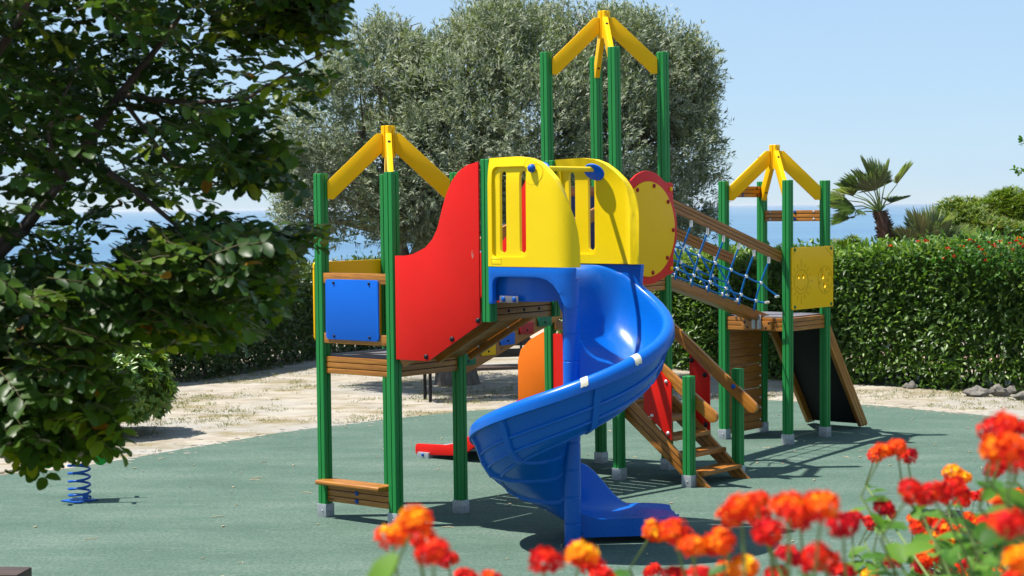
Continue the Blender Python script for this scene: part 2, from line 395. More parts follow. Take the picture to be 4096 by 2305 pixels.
def rdir(n): return unit(rng.normal(size=(n, 3)))
def sprigs(P, T, per, length, spread, L, droop=0.):
    """expand twig bases P with directions T into leaves set along each twig"""
    n = len(P); T = unit(T); s = rng.random((n, per)); idx = np.repeat(np.arange(n), per); s = s.reshape(-1)
    base = P[idx]+T[idx]*(s*length)[:, None]
    q = rdir(n*per); q = unit(q-T[idx]*np.sum(q*T[idx], 1, keepdims=True))
    D = unit(T[idx]*(1-spread)+q*spread+np.array([0, 0, -droop]))
    Nn = unit(T[idx]*.7-q*.5+np.array([0, 0, .55])+rdir(n*per)*.35)
    return base, D, Nn, idx

# ================================================================== THE CLIMBING FRAME
# frame axes: x along the row of three towers, -y towards the spiral slide and the steps
PS = empty('play_structure', (.98169, 18.4528, 0), .1035+math.pi/4)
tag(PS, 'large climbing frame of green posts and yellow roof beams with a blue spiral slide', 'climbing frame')
def V3(a, b, z): return Vector((a, -b, z))
def part(name, parent=None): return empty(name, parent=parent or PS)
EA, EB, EZ = Vector((1, 0, 0)), Vector((0, -1, 0)), Vector((0, 0, 1))

def post_mb(h, z0=0):
    """laminated post: square with a saw groove down every face"""
    h2 = .0475; g = .0045; d = .012; c = .007; pr = []
    for q in range(4):
        for x, y in ((-h2+c, -h2), (-g, -h2), (-g, -h2+d), (g, -h2+d), (g, -h2), (h2-c, -h2), (h2, -h2+c)):
            for _ in range(q): x, y = -y, x
            pr.append((x, y))
    mb = MB(); n = len(pr); t = .006
    V = [(x, y, z0) for x, y in pr]+[(x, y, h-t) for x, y in pr]+[(x*.93, y*.93, h) for x, y in pr]
    F = [(i, (i+1) % n, n+(i+1) % n, n+i) for i in range(n)]+[(n+i, n+(i+1) % n, 2*n+(i+1) % n, 2*n+i) for i in range(n)]
    F += [tuple(range(2*n, 3*n)), tuple(range(n))[::-1]]
    mb.add(V, F); return mb
def shoe_mb():
    mb = MB(); mb.box((0, 0, .06), (.106, .106, .12))
    for ax in (Vector((-1, 0, 0)), Vector((0, -1, 0))): mb.dome(ax*.053+Vector((ax.y*.012, ax.x*.012, .062)), ax, .009, .008, 8)
    return mb
SHOE = None
def post(a, b, h, z0=0, lean=0, proto={}):
    global SHOE
    k = (h, z0)
    if k not in proto:
        proto[k] = o = post_mb(h, max(z0, .02) if z0 == 0 else z0).build('post', MAT['green'], PS, 0, 25)
        o.location = V3(a, b, 0)
    else: o = copy_of(proto[k], PS, V3(a, b, 0))
    o.rotation_euler = LEAN(lean)
    if z0 == 0:
        if SHOE is None: SHOE = s = shoe_mb().build('metal_shoe', MAT['zinc'], o, .003)
        else: s = copy_of(SHOE, o, (0, 0, 0))
    return o
def LEAN(l):   # small settling of a tower towards world -x
    ax = Vector((math.cos(.1035+math.pi/4), -math.sin(.1035+math.pi/4), 0)).cross(Vector((0, 0, 1)))
    return Matrix.Rotation(l, 3, ax).to_euler()
TW = {'A': (-3.24, 3.005, .002), 'B': (0, 4.25, .0065), 'C': (3.24, 2.97, -.0015)}
def bolt(parent, p, n, r, mat, h=None):
    mb = MB(); mb.dome((0, 0, 0), n, r, h, 14)
    o = mb.build('bolt', mat, parent, 0, 60, loc=p); return o
def rafter_mb(pr, ptop):
    mb = MB(); V = []; c = .024
    for t in (-c, c): V += [(s, t, ptop+z) for s, z in pr]
    n = len(pr); mb.add(V, [tuple(range(n))[::-1], tuple(range(n, 2*n))]+[(i, (i+1) % n, n+(i+1) % n, n+i) for i in range(n)])
    return mb
RAFT = [(.058, -.222), (.058, -.067), (.49, .343), (.542, .343), (.542, .183), (.11, -.225)]
for T, (ta, th, ln) in TW.items():
    for sa in (-1, 1):
        for sb in (-1, 1): post(ta+.42*sa, .42*sb, th, lean=ln)
    rf = empty('roof', V3(ta, 0, 0), parent=PS); rf.rotation_euler = LEAN(ln)
    f = post_mb(th+.412, th+.135).build('finial', MAT['yellow'], rf, 0, 25)
    r0 = None
    for sa in (-1, 1):
        for sb in (-1, 1):
            if r0 is None: r0 = o = rafter_mb(RAFT, th).build('rafter', MAT['yellow'], rf, .005)
            else: o = copy_of(r0, rf)
            o.location = V3(.42*sa, .42*sb, 0); o.rotation_euler.z = math.atan2(sb, -sa)
            # dowel holes
            d = Vector((-sa, sb, 0)).normalized(); base = V3(ta+.42*sa, .42*sb, th)
            q = base+d*.41+Vector((0, 0, .267)); nrm = (Vector((0, 0, 1))-d).normalized()
            q2 = base+d*.205+Vector((0, 0, -.132)); ra = empty('rafter', parent=rf) if False else rf
            for q_, n_ in ((q, nrm), (q2, -nrm)):
                mb = MB(); mb.lathe(q_+n_*.0005-V3(ta, 0, 0), n_, [(.015, 0), (.015, .002), (.004, .0025)], 12); mb.build('dowel_hole', MAT['black'], rf, 0)

def fascia(parent, p, q, zt, hgt=.147, thick=.044, name='fascia_board', mat='wood', up=(0, 0, 1), rows=3):
    """three stacked boards with dark saw lines between"""
    mb = MB(); g = .006; bh = (hgt-(rows-1)*g)/rows; up = Vector(up)
    p, q = Vector(p), Vector(q)
    for i in range(rows):
        o = up*(zt-bh/2-i*(bh+g)); mb.bar(p+o, q+o, thick, bh, up)
    mb2 = MB(); o = up*(zt-hgt/2)
    mb.bar(p+(q-p)*.003+o, q-(q-p)*.003+o, thick-.016, hgt-.012, up, 1)
    return mb.build(name, [MAT[mat], MAT['gap']], parent, .0035)
def deck(T, zt, hgt=.147, mat='wood'):
    ta = TW[T][0]; d = part('deck')
    for sgn in (-1, 1):
        fascia(d, V3(ta+sgn*.42, -.372, 0), V3(ta+sgn*.42, .372, 0), zt, hgt, mat=mat)
        fascia(d, V3(ta-.372, sgn*.42, 0), V3(ta+.372, sgn*.42, 0), zt, hgt, mat=mat)
    mb = MB(); mb.box(V3(ta, 0, zt+.006), (.79, .79, .018)); mb.build('deck_floor', MAT['dgrey'], d, .004); return d
deck('A', 1.415); deck('B', .765, .15, 'wood2'); deck('B', 1.99); deck('C', 1.42)

# --- tower nearest the bush: blue guard panel, yellow panel, counter
g = part('guard_panel'); a = -3.66
def rail(parent, p, q, wid, hei, mat='wood', name='rail', bev=.006):
    mb = MB(); mb.bar(p, q, wid, hei); return mb.build(name, MAT[mat], parent, bev)
rail(g, V3(a-.02, -.372, 2.098), V3(a-.02, .372, 2.098), .044, .09); rail(g, V3(a-.02, -.372, 1.578), V3(a-.02, .372, 1.578), .044, .09)
mb = MB(); slab(mb, rrect(-.33, 1.57, .295, 2.09, .03), [], 0, .015, (V3(a-.044, 0, 0), EB, EZ, -EA)); mb.build('blue_board', MAT['blue'], g, .003)
for b, z in ((-.23, 2.06), (.19, 2.06), (-.23, 1.60), (.19, 1.60)): bolt(g, V3(a-.059, b, z), -EA, .013, MAT['black'])
bolt(g, V3(a+.02, -.352, 2.12), EA*.2+EB, .03, MAT['black'])
mb = MB(); slab(mb, rrect(-3.712, 1.55, -2.76, 2.235, .03), [], 0, .018, (V3(0, -.47, 0), EA, EZ, -EB)); o = mb.build('guard_panel', MAT['yellow'], PS, .003)
for q, z in ((-3.7, 2.18), (-3.7, 1.61)): bolt(o, V3(q, -.488, z), -EB, .016, MAT['black'])
g = part('low_bench')
mb = MB(); mb.bar(V3(a-.045, -.415, .322), V3(a-.045, .345, .322), .19, .04); mb.build('seat', MAT['wood'], g, .016, seg=3)
fascia(g, V3(a, -.372, 0), V3(a, .372, 0), .30, .155, name='apron_board')
for z in (.245, .175): bolt(g, V3(a-.022, -.02, z), -EA, .021, MAT['coil'], .014)

# --- ramp from that tower up to the slide platform, between two red boards
rp = part('ramp'); z0, z1, b0, b1 = 1.42, 1.93, .46, 1.42
prof = [(.50, 1.43), (.50, 2.30), (.60, 2.301), (.70, 2.315), (.84, 2.37), (.92, 2.44), (.975, 2.53), (1.01, 2.63), (1.04, 2.72), (1.08, 2.82), (1.14, 2.92), (1.21, 2.99), (1.30, 3.04), (1.42, 3.065), (1.42, 1.755), (.86, 1.43)]
for aa, sg in ((-3.709, -1), (-2.771, 1)):
    mb = MB(); slab(mb, prof if sg < 0 else prof[:-2]+[(1.42, 1.86), (.64, 1.455), (.50, 1.43)][:2], [], 0, .016, (V3(aa, 0, 0), EB, EZ, EA*sg)); o = mb.build('side_board', MAT['red'], rp, .003)
    for b, z in ((.84, 1.467), (1.125, 1.625), (1.405, 1.785)) if sg < 0 else (): bolt(rp, V3(aa+sg*.016, b, z), EA*sg, .022, MAT['black'], .02)
sl = Vector(V3(0, b1-b0, z1-z0)).normalized(); upn = EA.cross(sl); upn = upn if upn.z > 0 else -upn
mb = MB()
for k in range(9):
    t = (k+.5)/9; mb.bar(V3(-3.64, b0+(b1-b0)*t, z0+(z1-z0)*t-.016), V3(-2.84, b0+(b1-b0)*t, z0+(z1-z0)*t-.016), .118, .03, upn)
mb.build('ramp_board', MAT['wood2'], rp, .003)
for aa in (-3.67, -3.24, -2.81):
    mb = MB(); mb.bar(V3(aa, b0+.06, z0-.005), V3(aa, b1, z1-.01), .042, .12, upn); mb.build('stringer', MAT['wood2'], rp, .004)
for t in (.2, .55, .9): bolt(rp, V3(-2.835, b0+(b1-b0)*t, z0+(z1-z0)*t-.03), -EA, .012, MAT['chrome'])
for b_, za, zb, aa in ((1.352, 2.285, 2.352, -3.7262), (1.363, 2.30, 2.325, -3.7262)):
    mb = MB(); mb.tube([V3(aa, b_, za), V3(aa, b_-.006, (za+zb)/2), V3(aa, b_-.002, zb)], .0018, 5); mb.build('scratch', MAT['chip'], rp)
post(-3.66, 1.47, 3.085, 1.775); post(-2.82, 1.47, 3.085, 1.775)
f = fascia(PS, V3(-3.61, 1.47, 0), V3(-2.87, 1.47, 0), 1.925, .145, .044, 'end_beam')
for q in (-3.44, -3.24, -3.04): bolt(f, V3(q, 1.447, 1.852), -EB, .014, MAT['black'], .008); bolt(f, V3(q, 1.492, 1.852), EB, .014, MAT['black'], .008)

# --- SPIRAL SLIDE
SS = part('spiral_slide'); PC = (-3.52, 2.19)
def srib(fl, Hh, r_in, r_out, zin=.08, skirt=None, outer_lip=1.0):
    """closed cross-section (r, z) of the trough: floor height fl, rim Hh above it"""
    k = lambda q: r_in+(q-.067)/(.815-.067)*(r_out-r_in)
    top = [(.067, zin), (.10, zin*.55), (.15, zin*.22), (.22, .006), (.34, 0), (.46, .012), (.555, .12*Hh), (.625, .28*Hh), (.675, .52*Hh), (.70, .75*Hh), (.712, .93*Hh),
           (.722, Hh), (.738, Hh+.013*outer_lip), (.765, Hh+.016*outer_lip), (.79, Hh+.006*outer_lip), (.808, Hh-.016*outer_lip), (.815, Hh-.045*outer_lip), (.815, Hh-.092*outer_lip)]
    bot = [(.800, Hh-.098*outer_lip), (.775, Hh-.092*outer_lip), (.742, .60*Hh), (.70, .26*Hh), (.63, .04*Hh-.01), (.5, -.045), (.34, -.055), (.2, -.05), (.12, -.035), (.067, zin-.07)]
    if skirt is not None: bot = [(.800, max(skirt, min(Hh-.098, .4))), (.775, max(skirt, min(Hh-.092, .4)))]+[(r, skirt) for r in (.742, .70, .63, .5, .34, .2, .12, .067)]
    return [(k(r), fl+z) for r, z in top+bot]
secs = []
def ph(phi): return math.cos(R(phi)), math.sin(R(phi))
def smooth(x): x = min(1, max(0, x)); return x*x*(3-2*x)
RIM = lambda p: 2.045-.00472*p+.10*math.exp(-max(p, 0)/16)
FLO = lambda p: 1.61-.00452*p
for i in range(19):      # straight entry from the platform
    s = -.68+.68*i/18; t = (s+.68)/.68
    fl = 2.185-.575*smooth((s+.25)/.25); rim = 2.215+(2.145-2.215)*smooth((t-.6)/.4)
    ri = .067-.19*(1-smooth((t-.45)/.5)); ro = .815-.11*(1-smooth((t-.5)/.5))
    zin = .025+(.08-.025)*smooth((t-.6)/.4)
    secs.append([V3(PC[0]+r, PC[1]+s, z) for r, z in srib(fl, rim-fl, ri, ro, zin, 1.945-fl if fl > 2.02 else None, outer_lip=.05+.95*smooth((t-.6)/.4))])
for i in range(1, 50):
    p = 315*i/49; c, s = ph(p)
    secs.append([V3(PC[0]+c*r, PC[1]+s*r, z) for r, z in srib(FLO(p), RIM(p)-FLO(p), .067, .815)])
NH = len(secs)
c, s = ph(315); hx, hy = -s, c; f0 = FLO(315); h0 = RIM(315)-f0
for i in range(1, 20):
    q = .90*i/19; fl = f0-.012*smooth(q/.3)+.004*q; Hh = .03+(h0-.03)*(1-smooth((q-.17)/.42))
    lip = .25+.75*(1-smooth(q/.5)); zin = .08+(.028-.08)*smooth(q/.25)
    ri, ro = .067, .815
    if q > .62:
        e = math.sqrt(max(0, 1-((q-.62)/.29)**2)); ri = .44-.373*(.45+.55*e); ro = .44+.375*(.45+.55*e)
    sk = None if i < 2 else .06-fl
    secs.append([V3(PC[0]+c*r+hx*q, PC[1]+s*r+hy*q, max(z, .055)) for r, z in srib(fl, Hh, ri, ro, zin, sk, lip)])
mb = MB(); m = len(secs[0]); Vv = [x for q in secs for x in q]; Ff = []
for i in range(len(secs)-1):
    for k in range(m): Ff.append((i*m+k, i*m+(k+1) % m, (i+1)*m+(k+1) % m, (i+1)*m+k))
Ff.append(tuple(range(m))); Ff.append(tuple((len(secs)-1)*m+k for k in range(m)))
mb.add(Vv, Ff); trough = mb.build('trough', MAT['slide'], SS, 0, 50)
# joint flanges round the outside and moulded ridges along it
for p in (62, 128, 186, 226, 270):
    mb = MB(); L = []
    for dp, off in ((-2.4, .0), (-2.0, .024), (2.0, .024), (2.4, .0)):
        c, s = ph(p+dp); pr = srib(FLO(p+dp), RIM(p+dp)-FLO(p+dp), .067, .815)
        o_ = pr[19:28]
        L.append([V3(PC[0]+c*(r+off*(1 if i < 4 else .2)), PC[1]+s*(r+off*(1 if i < 4 else .2)), z-off*(.2 if i < 3 else .9)) for i, (r, z) in enumerate(o_)])
    n_ = len(L[0]); mb.add([x for l in L for x in l], [(j*n_+i, j*n_+i+1, (j+1)*n_+i+1, (j+1)*n_+i) for j in range(3) for i in range(n_-1)])
    mb.build('joint_flange', MAT['slide'], SS, 0, 40)
for idx, fr in ((20, .55), (21, .5), (22, .5)):
    mb = MB(); pts = []
    for p in range(40, 300, 5):
        c, s = ph(p); pr = srib(FLO(p), RIM(p)-FLO(p), .067, .815); r = pr[idx][0]*(1-fr)+pr[idx+1][0]*fr; z = pr[idx][1]*(1-fr)+pr[idx+1][1]*fr
        pts.append(V3(PC[0]+c*r, PC[1]+s*r, z))
    mb.tube(pts, .017, 6); mb.build('moulded_ridge', MAT['slide'], SS, 0, 50)
# dark joint line across the inside, and worn chips on the rim
mb = MB(); c, s = ph(-3); pts = []
for r, z in srib(FLO(0), RIM(0)-FLO(0), .067, .815)[:12]: pts.append(V3(PC[0]+c*r, PC[1]+s*r-.012, z+.012+.004))
mb.tube(pts, .0035, 5); mb.build('joint_line', MAT['navy'], SS)
for p0, p1 in ((102, 106.5), (134, 138)):
    mb = MB(); rows = []; n_ = 9
    for i in range(n_):
        p = p0+(p1-p0)*i/(n_-1); c, s = ph(p); pr = srib(FLO(p), RIM(p)-FLO(p), .067, .815)[12:17]
        e = .35 if i in (0, n_-1) else 1
        rows.append([V3(PC[0]+c*(r+.0022), PC[1]+s*(r+.0022), z+.0025-(.012*random.random() if j == 4 else 0)) for j, (r, z) in enumerate(pr)])
    k_ = len(rows[0]); mb.add([x for q in rows for x in q], [(i*k_+j, i*k_+j+1, (i+1)*k_+j+1, (i+1)*k_+j) for i in range(n_-1) for j in range(k_-1)])
    mb.build('rim_chip', MAT['chip'], SS)
# pole of stacked sleeves
mb = MB(); z = 0; seams = [0, .19]+[.19+.215*k for k in range(1, 10)]
prp = [(.066, 0.0)]
for z in seams[1:]: prp += [(.067, z-.008), (.063, z-.002), (.063, z+.002), (.067, z+.008)]
mb.lathe(V3(PC[0], PC[1], 0), (0, 0, 1), prp, 28); mb.build('centre_pole', MAT['slide'], SS, 0, 20)
# hood walls
HW = [(1.525, 2.225), (2.415, 2.225), (2.41, 2.38), (2.395, 2.50), (2.365, 2.62), (2.32, 2.73), (2.26, 2.83), (2.19, 2.92), (2.11, 2.99), (2.02, 3.05), (1.93, 3.083), (1.80, 3.098), (1.525, 3.09)]
WIN = rrect(1.565, 2.30, 1.925, 3.02, .045)
SL1 = rrect(1.632, 2.335, 1.698, 2.985, .032, 6); SL2 = rrect(1.832, 2.335, 1.898, 2.985, .032, 6)
def hood(a_out, sgn):
    """sgn = direction of the slide side; the front edge turns inwards"""
    def bend(x, y, t):
        k = x-2.22; dt = 0
        if k > 0:
            r = .17; th_ = min(k/r, 1.25); return 2.22+(r-t)*math.sin(th_), y, r-(r-t)*math.cos(th_)
        return x, y, t
    def crown(x, y, t):
        x2, y2, t2 = bend(x, y, t)
        d = max(0, (y-(2.86))/.24); t2 += .03*d*d; return x2, y2, t2
    mb = MB(); fr = (V3(a_out, 0, 0), EB, EZ, EA*sgn)
    slab(mb, HW, [WIN], 0, .024, fr, .055, crown)
    slab(mb, HW, [WIN], .05, .072, fr, .055, crown)
    inner = [rrect(1.55, 2.285, 1.94, 3.035, .045)][0]
    slab(mb, inner, [SL1, SL2], .022, .052, fr, .055, crown)
    slab(mb, HW, [rrect(1.56, 2.295, 1.93, 3.025, .045)], .0245, .0495, fr, .055, crown)
    o = mb.build('hood_wall', MAT['yplastic'], SS, .015, 48, 3); return o
w1 = hood(-3.735, 1); w2 = hood(-2.75, -1)
# logo plate outline moulded in the near wall's corner
mb = MB(); fr_ = (V3(-3.7355, 0, 0), EB, EZ, -EA)
for p, q in (((1.56, 2.245), (1.66, 2.245)), ((1.56, 2.285), (1.66, 2.285)), ((1.56, 2.245), (1.56, 2.285)), ((1.66, 2.245), (1.66, 2.285))):
    mb.bar(V3(-3.7352, *p), V3(-3.7352, *q), .002, .002, (.3, .2, .9))
mb.tube([V3(-3.7345, 1.985+.098*math.cos(t), 2.975+.105*math.sin(t)) for t in [2*math.pi*k/40 for k in range(41)]], .0012, 5, False)
mb.build('moulded_line', MAT['groove'], SS)
bolt(SS, V3(-3.737, 1.985, 3.0), -EA, .034, MAT['coil'], .04)
mb = MB(); mb.tube([V3(-3.66, 1.97, 3.0), V3(-2.86, 1.95, 3.0)], .021, 16); mb.build('grab_bar', MAT['yplastic'], SS, 0, 50)
dn = (-EA-EZ*.9+EB*.15).normalized()
mb = MB(); mb.lathe(V3(-2.875, 1.955, 2.985), dn, [(.082, 0), (.088, .005), (.088, .015), (.082, .02)], 36); mb.build('bar_disc', MAT['blue'], SS, 0, 40)
mb = MB(); mb.lathe(V3(-3.645, 1.99, 2.985), (EA-EZ*.6).normalized(), [(.072, 0), (.08, .006), (.08, .014), (.072, .02)], 32); mb.build('bar_disc', MAT['blue'], SS, 0, 40)
# blue apron with arch under the near wall, plain one under the far wall
AP = [(1.525, 2.222), (1.525, 1.925), (1.565, 1.925), (1.565, 2.08), (1.575, 2.115), (1.60, 2.135), (1.66, 2.142), (2.02, 2.142), (2.11, 2.125), (2.18, 2.085), (2.235, 2.02), (2.265, 1.955), (2.30, 1.90), (2.37, 1.90), (2.385, 2.222)]
mb = MB(); fr = (V3(-3.735, 0, 0), EB, EZ, EA)
slab(mb, AP, [], 0, .05, fr, .06, lambda x, y, t: (x, y, t) if x < 2.24 else (2.24+(.15-t)*math.sin(min((x-2.24)/.15, 1.2)), y, .15-(.15-t)*math.cos(min((x-2.24)/.15, 1.2))))
mb.build('apron', MAT['slide'], SS, .008, 48)
mb = MB(); slab(mb, [(1.525, 2.222), (1.525, 1.925), (2.30, 1.925), (2.34, 2.0), (2.36, 2.222)], [], 0, .05, (V3(-2.75, 0, 0), EB, EZ, -EA)); mb.build('apron', MAT['slide'], SS, .008, 48)
mb = MB(); slab(mb, rrect(1.61, 1.935, 1.80, 1.99, .008), [], 0, .006, (V3(-3.70, 0, 0), EB, EZ, EA)); pl = mb.build('fixing_plate', MAT['dgrey'], SS, .001)  # dark grey instead of zinc: the shadow here is put into the colour
for q in (1.65, 1.76): bolt(SS, V3(-3.70, q, 1.965), -EA, .021, MAT['coil'], .014)

# --- bridge with coloured blocks from the low tower to the tall one
br = part('bridge'); zs = lambda a: 1.36+.302*(a+2.79)
dirb = Vector((1, 0, .302)).normalized(); upb = Vector((-.302, 0, 1)).normalized()
for b in (.40, -.40):
    mb = MB(); mb.bar(V3(-2.79, b, zs(-2.79)-.075), V3(-.45, b, zs(-.45)-.075), .044, .145, upb); mb.build('stringer', MAT['wood2'], br, .005)
    mb = MB(); mb.bar(V3(-2.79, b*.86, zs(-2.79)+.63), V3(-.42, b*.86, zs(-.42)+.63), .044, .12, upb); mb.build('handrail', MAT['wood'], br, .012)
mb = MB()
for k in range(16):
    aa = -2.74+k*.15; mb.bar(V3(aa, -.375, zs(aa)+.012), V3(aa, .375, zs(aa)+.012), .138, .03, upb)
mb.build('bridge_boards', MAT['wood'], br, .004)
for aa, zc, mt in ((-2.72, 1.348, 'tealblock'), (-2.44, 1.418, 'yellow'), (-2.165, 1.495, 'blue'), (-1.885, 1.575, 'dred'), (-1.615, 1.632, 'tealblock')):
    mb = MB(); slab(mb, rrect(aa-.098, zc-.045, aa+.098, zc+.06, .008), [], 0, .018, (V3(0, .424, 0), EA, EZ, EB)); o = mb.build('grip_block', MAT[mt], br, .003)
    bolt(o, V3(aa+.0, .442, zc-.01), EB, .011, MAT['black'])
mb = MB(); slab(mb, rrect(-.4, 1.60, .30, 1.86, .02), [], 0, .018, (V3(-.49, 0, 0), EB, EZ, -EA)); mb.build('end_panel', MAT['yellow'], br, .003)

# --- tall tower: round red and yellow play panel, back guard, small red slide
g = part('play_panel')
RP = [(-.45, 2.02), (-.45, 2.20), (-.50, 2.32), (-.52, 2.46), (-.50, 2.62), (-.45, 2.74), (-.45, 2.92), (-.36, 2.925), (-.29, 2.945), (-.2, 3.0), (-.1, 3.033), (0, 3.045), (.1, 3.033), (.2, 3.0), (.29, 2.945), (.36, 2.925), (.45, 2.92), (.45, 2.74), (.50, 2.62), (.52, 2.46), (.50, 2.32), (.45, 2.20), (.45, 2.02), (.36, 2.0), (.26, 1.965), (.12, 1.925), (0, 1.915), (-.12, 1.925), (-.26, 1.965), (-.36, 2.0)]
RPs = []
for i in range(len(RP)):
    p0, p1, p2, p3 = (Vector(RP[(i+k-1) % len(RP)]) for k in range(4))
    for t in (0, .5): RPs.append(tuple(.5*((2*p1)+(p2-p0)*t+(2*p0-5*p1+4*p2-p3)*t*t+(3*p1-p0-3*p2+p3)*t**3)) if not (abs(p1.x) > .44 and abs(p2.x) > .44 and abs(p1.x-p2.x) < .01) else tuple(p1+(p2-p1)*t))
mb = MB(); slab(mb, RPs, [], 0, .018, (V3(0, .468, 0), EA, EZ, EB)); mb.build('red_board', MAT['red'], g, .005)
mb = MB(); slab(mb, ell(0, 2.465, .46, .475, 44), [], 0, .014, (V3(0, .4865, 0), EA, EZ, EB)); mb.build('yellow_disc', MAT['yellow'], g, .004)
for k in range(9):
    t = R(40*k+12); bolt(g, V3(.425*math.sin(t), .5005, 2.465+.44*math.cos(t)), EB, .022, MAT['dred'], .018)
for x, z in ((.41, 2.865), (.41, 2.06), (-.41, 2.865), (-.41, 2.06)): bolt(g, V3(x, .486, z), EB, .023, MAT['yellow'], .018)
g = part('guard_panel')
rail(g, V3(-.372, -.42, 2.85), V3(.372, -.42, 2.85), .044, .1); rail(g, V3(-.372, -.42, 2.12), V3(.372, -.42, 2.12), .044, .09)
mb = MB(); slab(mb, rrect(-.36, 2.12, .36, 2.80, .02), [], 0, .016, (V3(0, -.40, 0), EA, EZ, EB)); mb.build('navy_board', MAT['navy'], g, .003)
g = part('small_slide')
for aa, mt in ((-.36, 'red'), (.36, 'red')):
    pr = [(-.46, .93), (-.46, .70), (-.56, .62), (-1.5, .17), (-1.62, .095), (-1.76, .06), (-2.31, .03), (-2.335, .05), (-2.335, .125), (-2.31, .15), (-1.9, .165), (-1.74, .20), (-1.6, .27), (-.66, .86)]
    mb = MB(); slab(mb, pr, [], -.012, .012, (V3(aa, 0, 0), EB, EZ, EA)); mb.build('side_board', MAT[mt], g, .006)
mb = MB(); mb.bar(V3(0, -.45, .74), V3(0, -1.62, .15), .70, .02, (0, 0, 1)); mb.bar(V3(0, -1.60, .152), V3(0, -1.74, .11), .70, .02); mb.bar(V3(0, -1.72, .112), V3(0, -2.30, .085), .70, .02)
mb.build('slide_bed', MAT['zinc'], g, .002)
for aa in (-.36, .36):
    mb = MB(); mb.box(V3(aa, -2.2, .02), (.08, .16, .09)); mb.build('slide_foot', MAT['zinc'], g, .004)
bolt(g, V3(-.401, -2.2, .04), -EA, .018, MAT['coil'])
for aa, mt in ((-.44, 'orange'), (.44, 'red')):
    pr = [(-.475, .80), (-.475, 1.44), (-.52, 1.425), (-.68, 1.345), (-.80, 1.24), (-.84, 1.12), (-.84, .72)]
    mb = MB(); slab(mb, pr, [], 0, .016, (V3(aa, 0, 0), EB, EZ, EA)); mb.build('entry_board', MAT[mt], g, .004)
mb = MB(); slab(mb, rrect(-.37, .80, -.02, 1.42, .02), [], 0, .016, (V3(-.455, 0, 0), EB, EZ, EA)); mb.build('low_guard_panel', MAT['red'], PS, .003)
rail(PS, V3(-.42, -.372, 1.50), V3(-.42, .372, 1.50), .044, .09)

# --- steps
st = part('stairs')
sd = V3(0, 1.43-.47, -.755).normalized(); upst = EA.cross(sd); upst = upst if upst.z > 0 else -upst
for aa in (-.355, .355):
    mb = MB(); wv = .165; V = []
    # board cut level at the top and on the ground
    pr = [(.445, .775), (.555, .775), (1.44, .004), (1.25, .004), (.445, .62)]
    for q0, q1, mi_ in ((0, .30, 0), (.34, .64, 0), (.68, 1.0, 0), (.02, .98, 1)):
        pass
    n_ = len(pr)
    slab(mb, pr, [], -.02, .02, (V3(aa, 0, 0), EB, EZ, EA))
    o = mb.build('stringer', MAT['wood'], st, .005)
    # saw grooves along the run
    me = o.data; l = me.uv_layers.new(name='UVMap') if not me.uv_layers else me.uv_layers[0]
    for poly in me.polygons:
        for li in poly.loop_indices:
            p = me.vertices[me.loops[li].vertex_index].co; l.data[li].uv = (p.dot(sd)+aa, p.dot(upst)+p.x*.3)
    mb = MB()
    for dq in (.052, .105):
        p = V3(aa-.0205, .53, .775)-upst*dq*1.02; mb.bar(p-sd*.06, p+sd*(1.10+.0*dq), .003, .006, upst)
        p = V3(aa+.0205, .53, .775)-upst*dq*1.02; mb.bar(p-sd*.06, p+sd*(1.10+.0*dq), .003, .006, upst)
    mb.build('saw_groove', MAT['gap'], st)
for k, zz in enumerate((.61, .455, .30, .145)):
    bb = .50+(.775-zz-.03)/.79*.0+(.765-zz)*1.16+.03
    mb = MB(); mb.box(V3(0, bb, zz-.02), (.67, .225, .042)); mb.build('tread', MAT['wood2'], st, .006)
mb = MB(); mb.box(V3(0, .47, .66), (.67, .03, .13)); mb.build('riser', MAT['wood2'], st, .004)
hd = V3(0, 1, -.765).normalized(); uph = EA.cross(hd); uph = uph if uph.z > 0 else -uph
for aa in (-.352, .352):
    zt = lambda b: 1.265-.725*(b-.767) if aa < 0 else 1.53-.785*(b-.529)
    sl_ = -.725 if aa < 0 else -.785; be = 1.545 if aa < 0 else 1.555
    hdd = V3(0, 1, sl_).normalized(); upp = EA.cross(hdd); upp = upp if upp.z > 0 else -upp
    wd = .115; L = (be-.40)*math.sqrt(1+sl_*sl_)
    pr = [(0, 0), (0, -wd)]+[(L-wd/2+wd/2*math.cos(t), -wd/2+wd/2*math.sin(t)) for t in [R(-90+180*k/10) for k in range(11)]]
    mb = MB(); slab(mb, pr, [], -.021, .021, (V3(aa, .40, zt(.40)), hdd, upp, EA)); o = mb.build('handrail', MAT['wood'], st, .006)
    me = o.data; l = me.uv_layers.new(name='UVMap')
    for poly in me.polygons:
        for li in poly.loop_indices:
            p = me.vertices[me.loops[li].vertex_index].co; l.data[li].uv = (p.dot(hdd)+aa*3, p.dot(upp)+p.x*.4)
    bolt(st, V3(aa-.021, 1.24 if aa < 0 else 1.27, zt(1.25)-.055), -EA, .024, MAT['coil'], .02)
for aa, pr in ((-.40, [(.70, 1.25), (.79, 1.20), (1.02, .985), (1.025, .965), (1.025, .43), (.80, .62), (.70, .70)]), (.385, [(.715, 1.20), (.73, 1.195), (.95, 1.005), (.955, .99), (.955, .425), (.72, .60), (.715, .62)])):
    mb = MB(); slab(mb, pr, [], 0, .016, (V3(aa, 0, 0), EB, EZ, EA)); o = mb.build('side_board', MAT['red'], st, .003)
    mt = MAT['chrome'] if aa < 0 else MAT['black']; r_ = .018 if aa < 0 else .026
    for b, z in (((.80, 1.16), (.965, 1.0), (.80, .66), (.985, .50)) if aa < 0 else ((.745, 1.14), (.90, 1.0), (.745, .64), (.91, .50))): bolt(o, V3(aa, b, z), -EA, r_, mt)
post(-.42, 1.24, 1.07); post(.40, 1.275, 1.08)

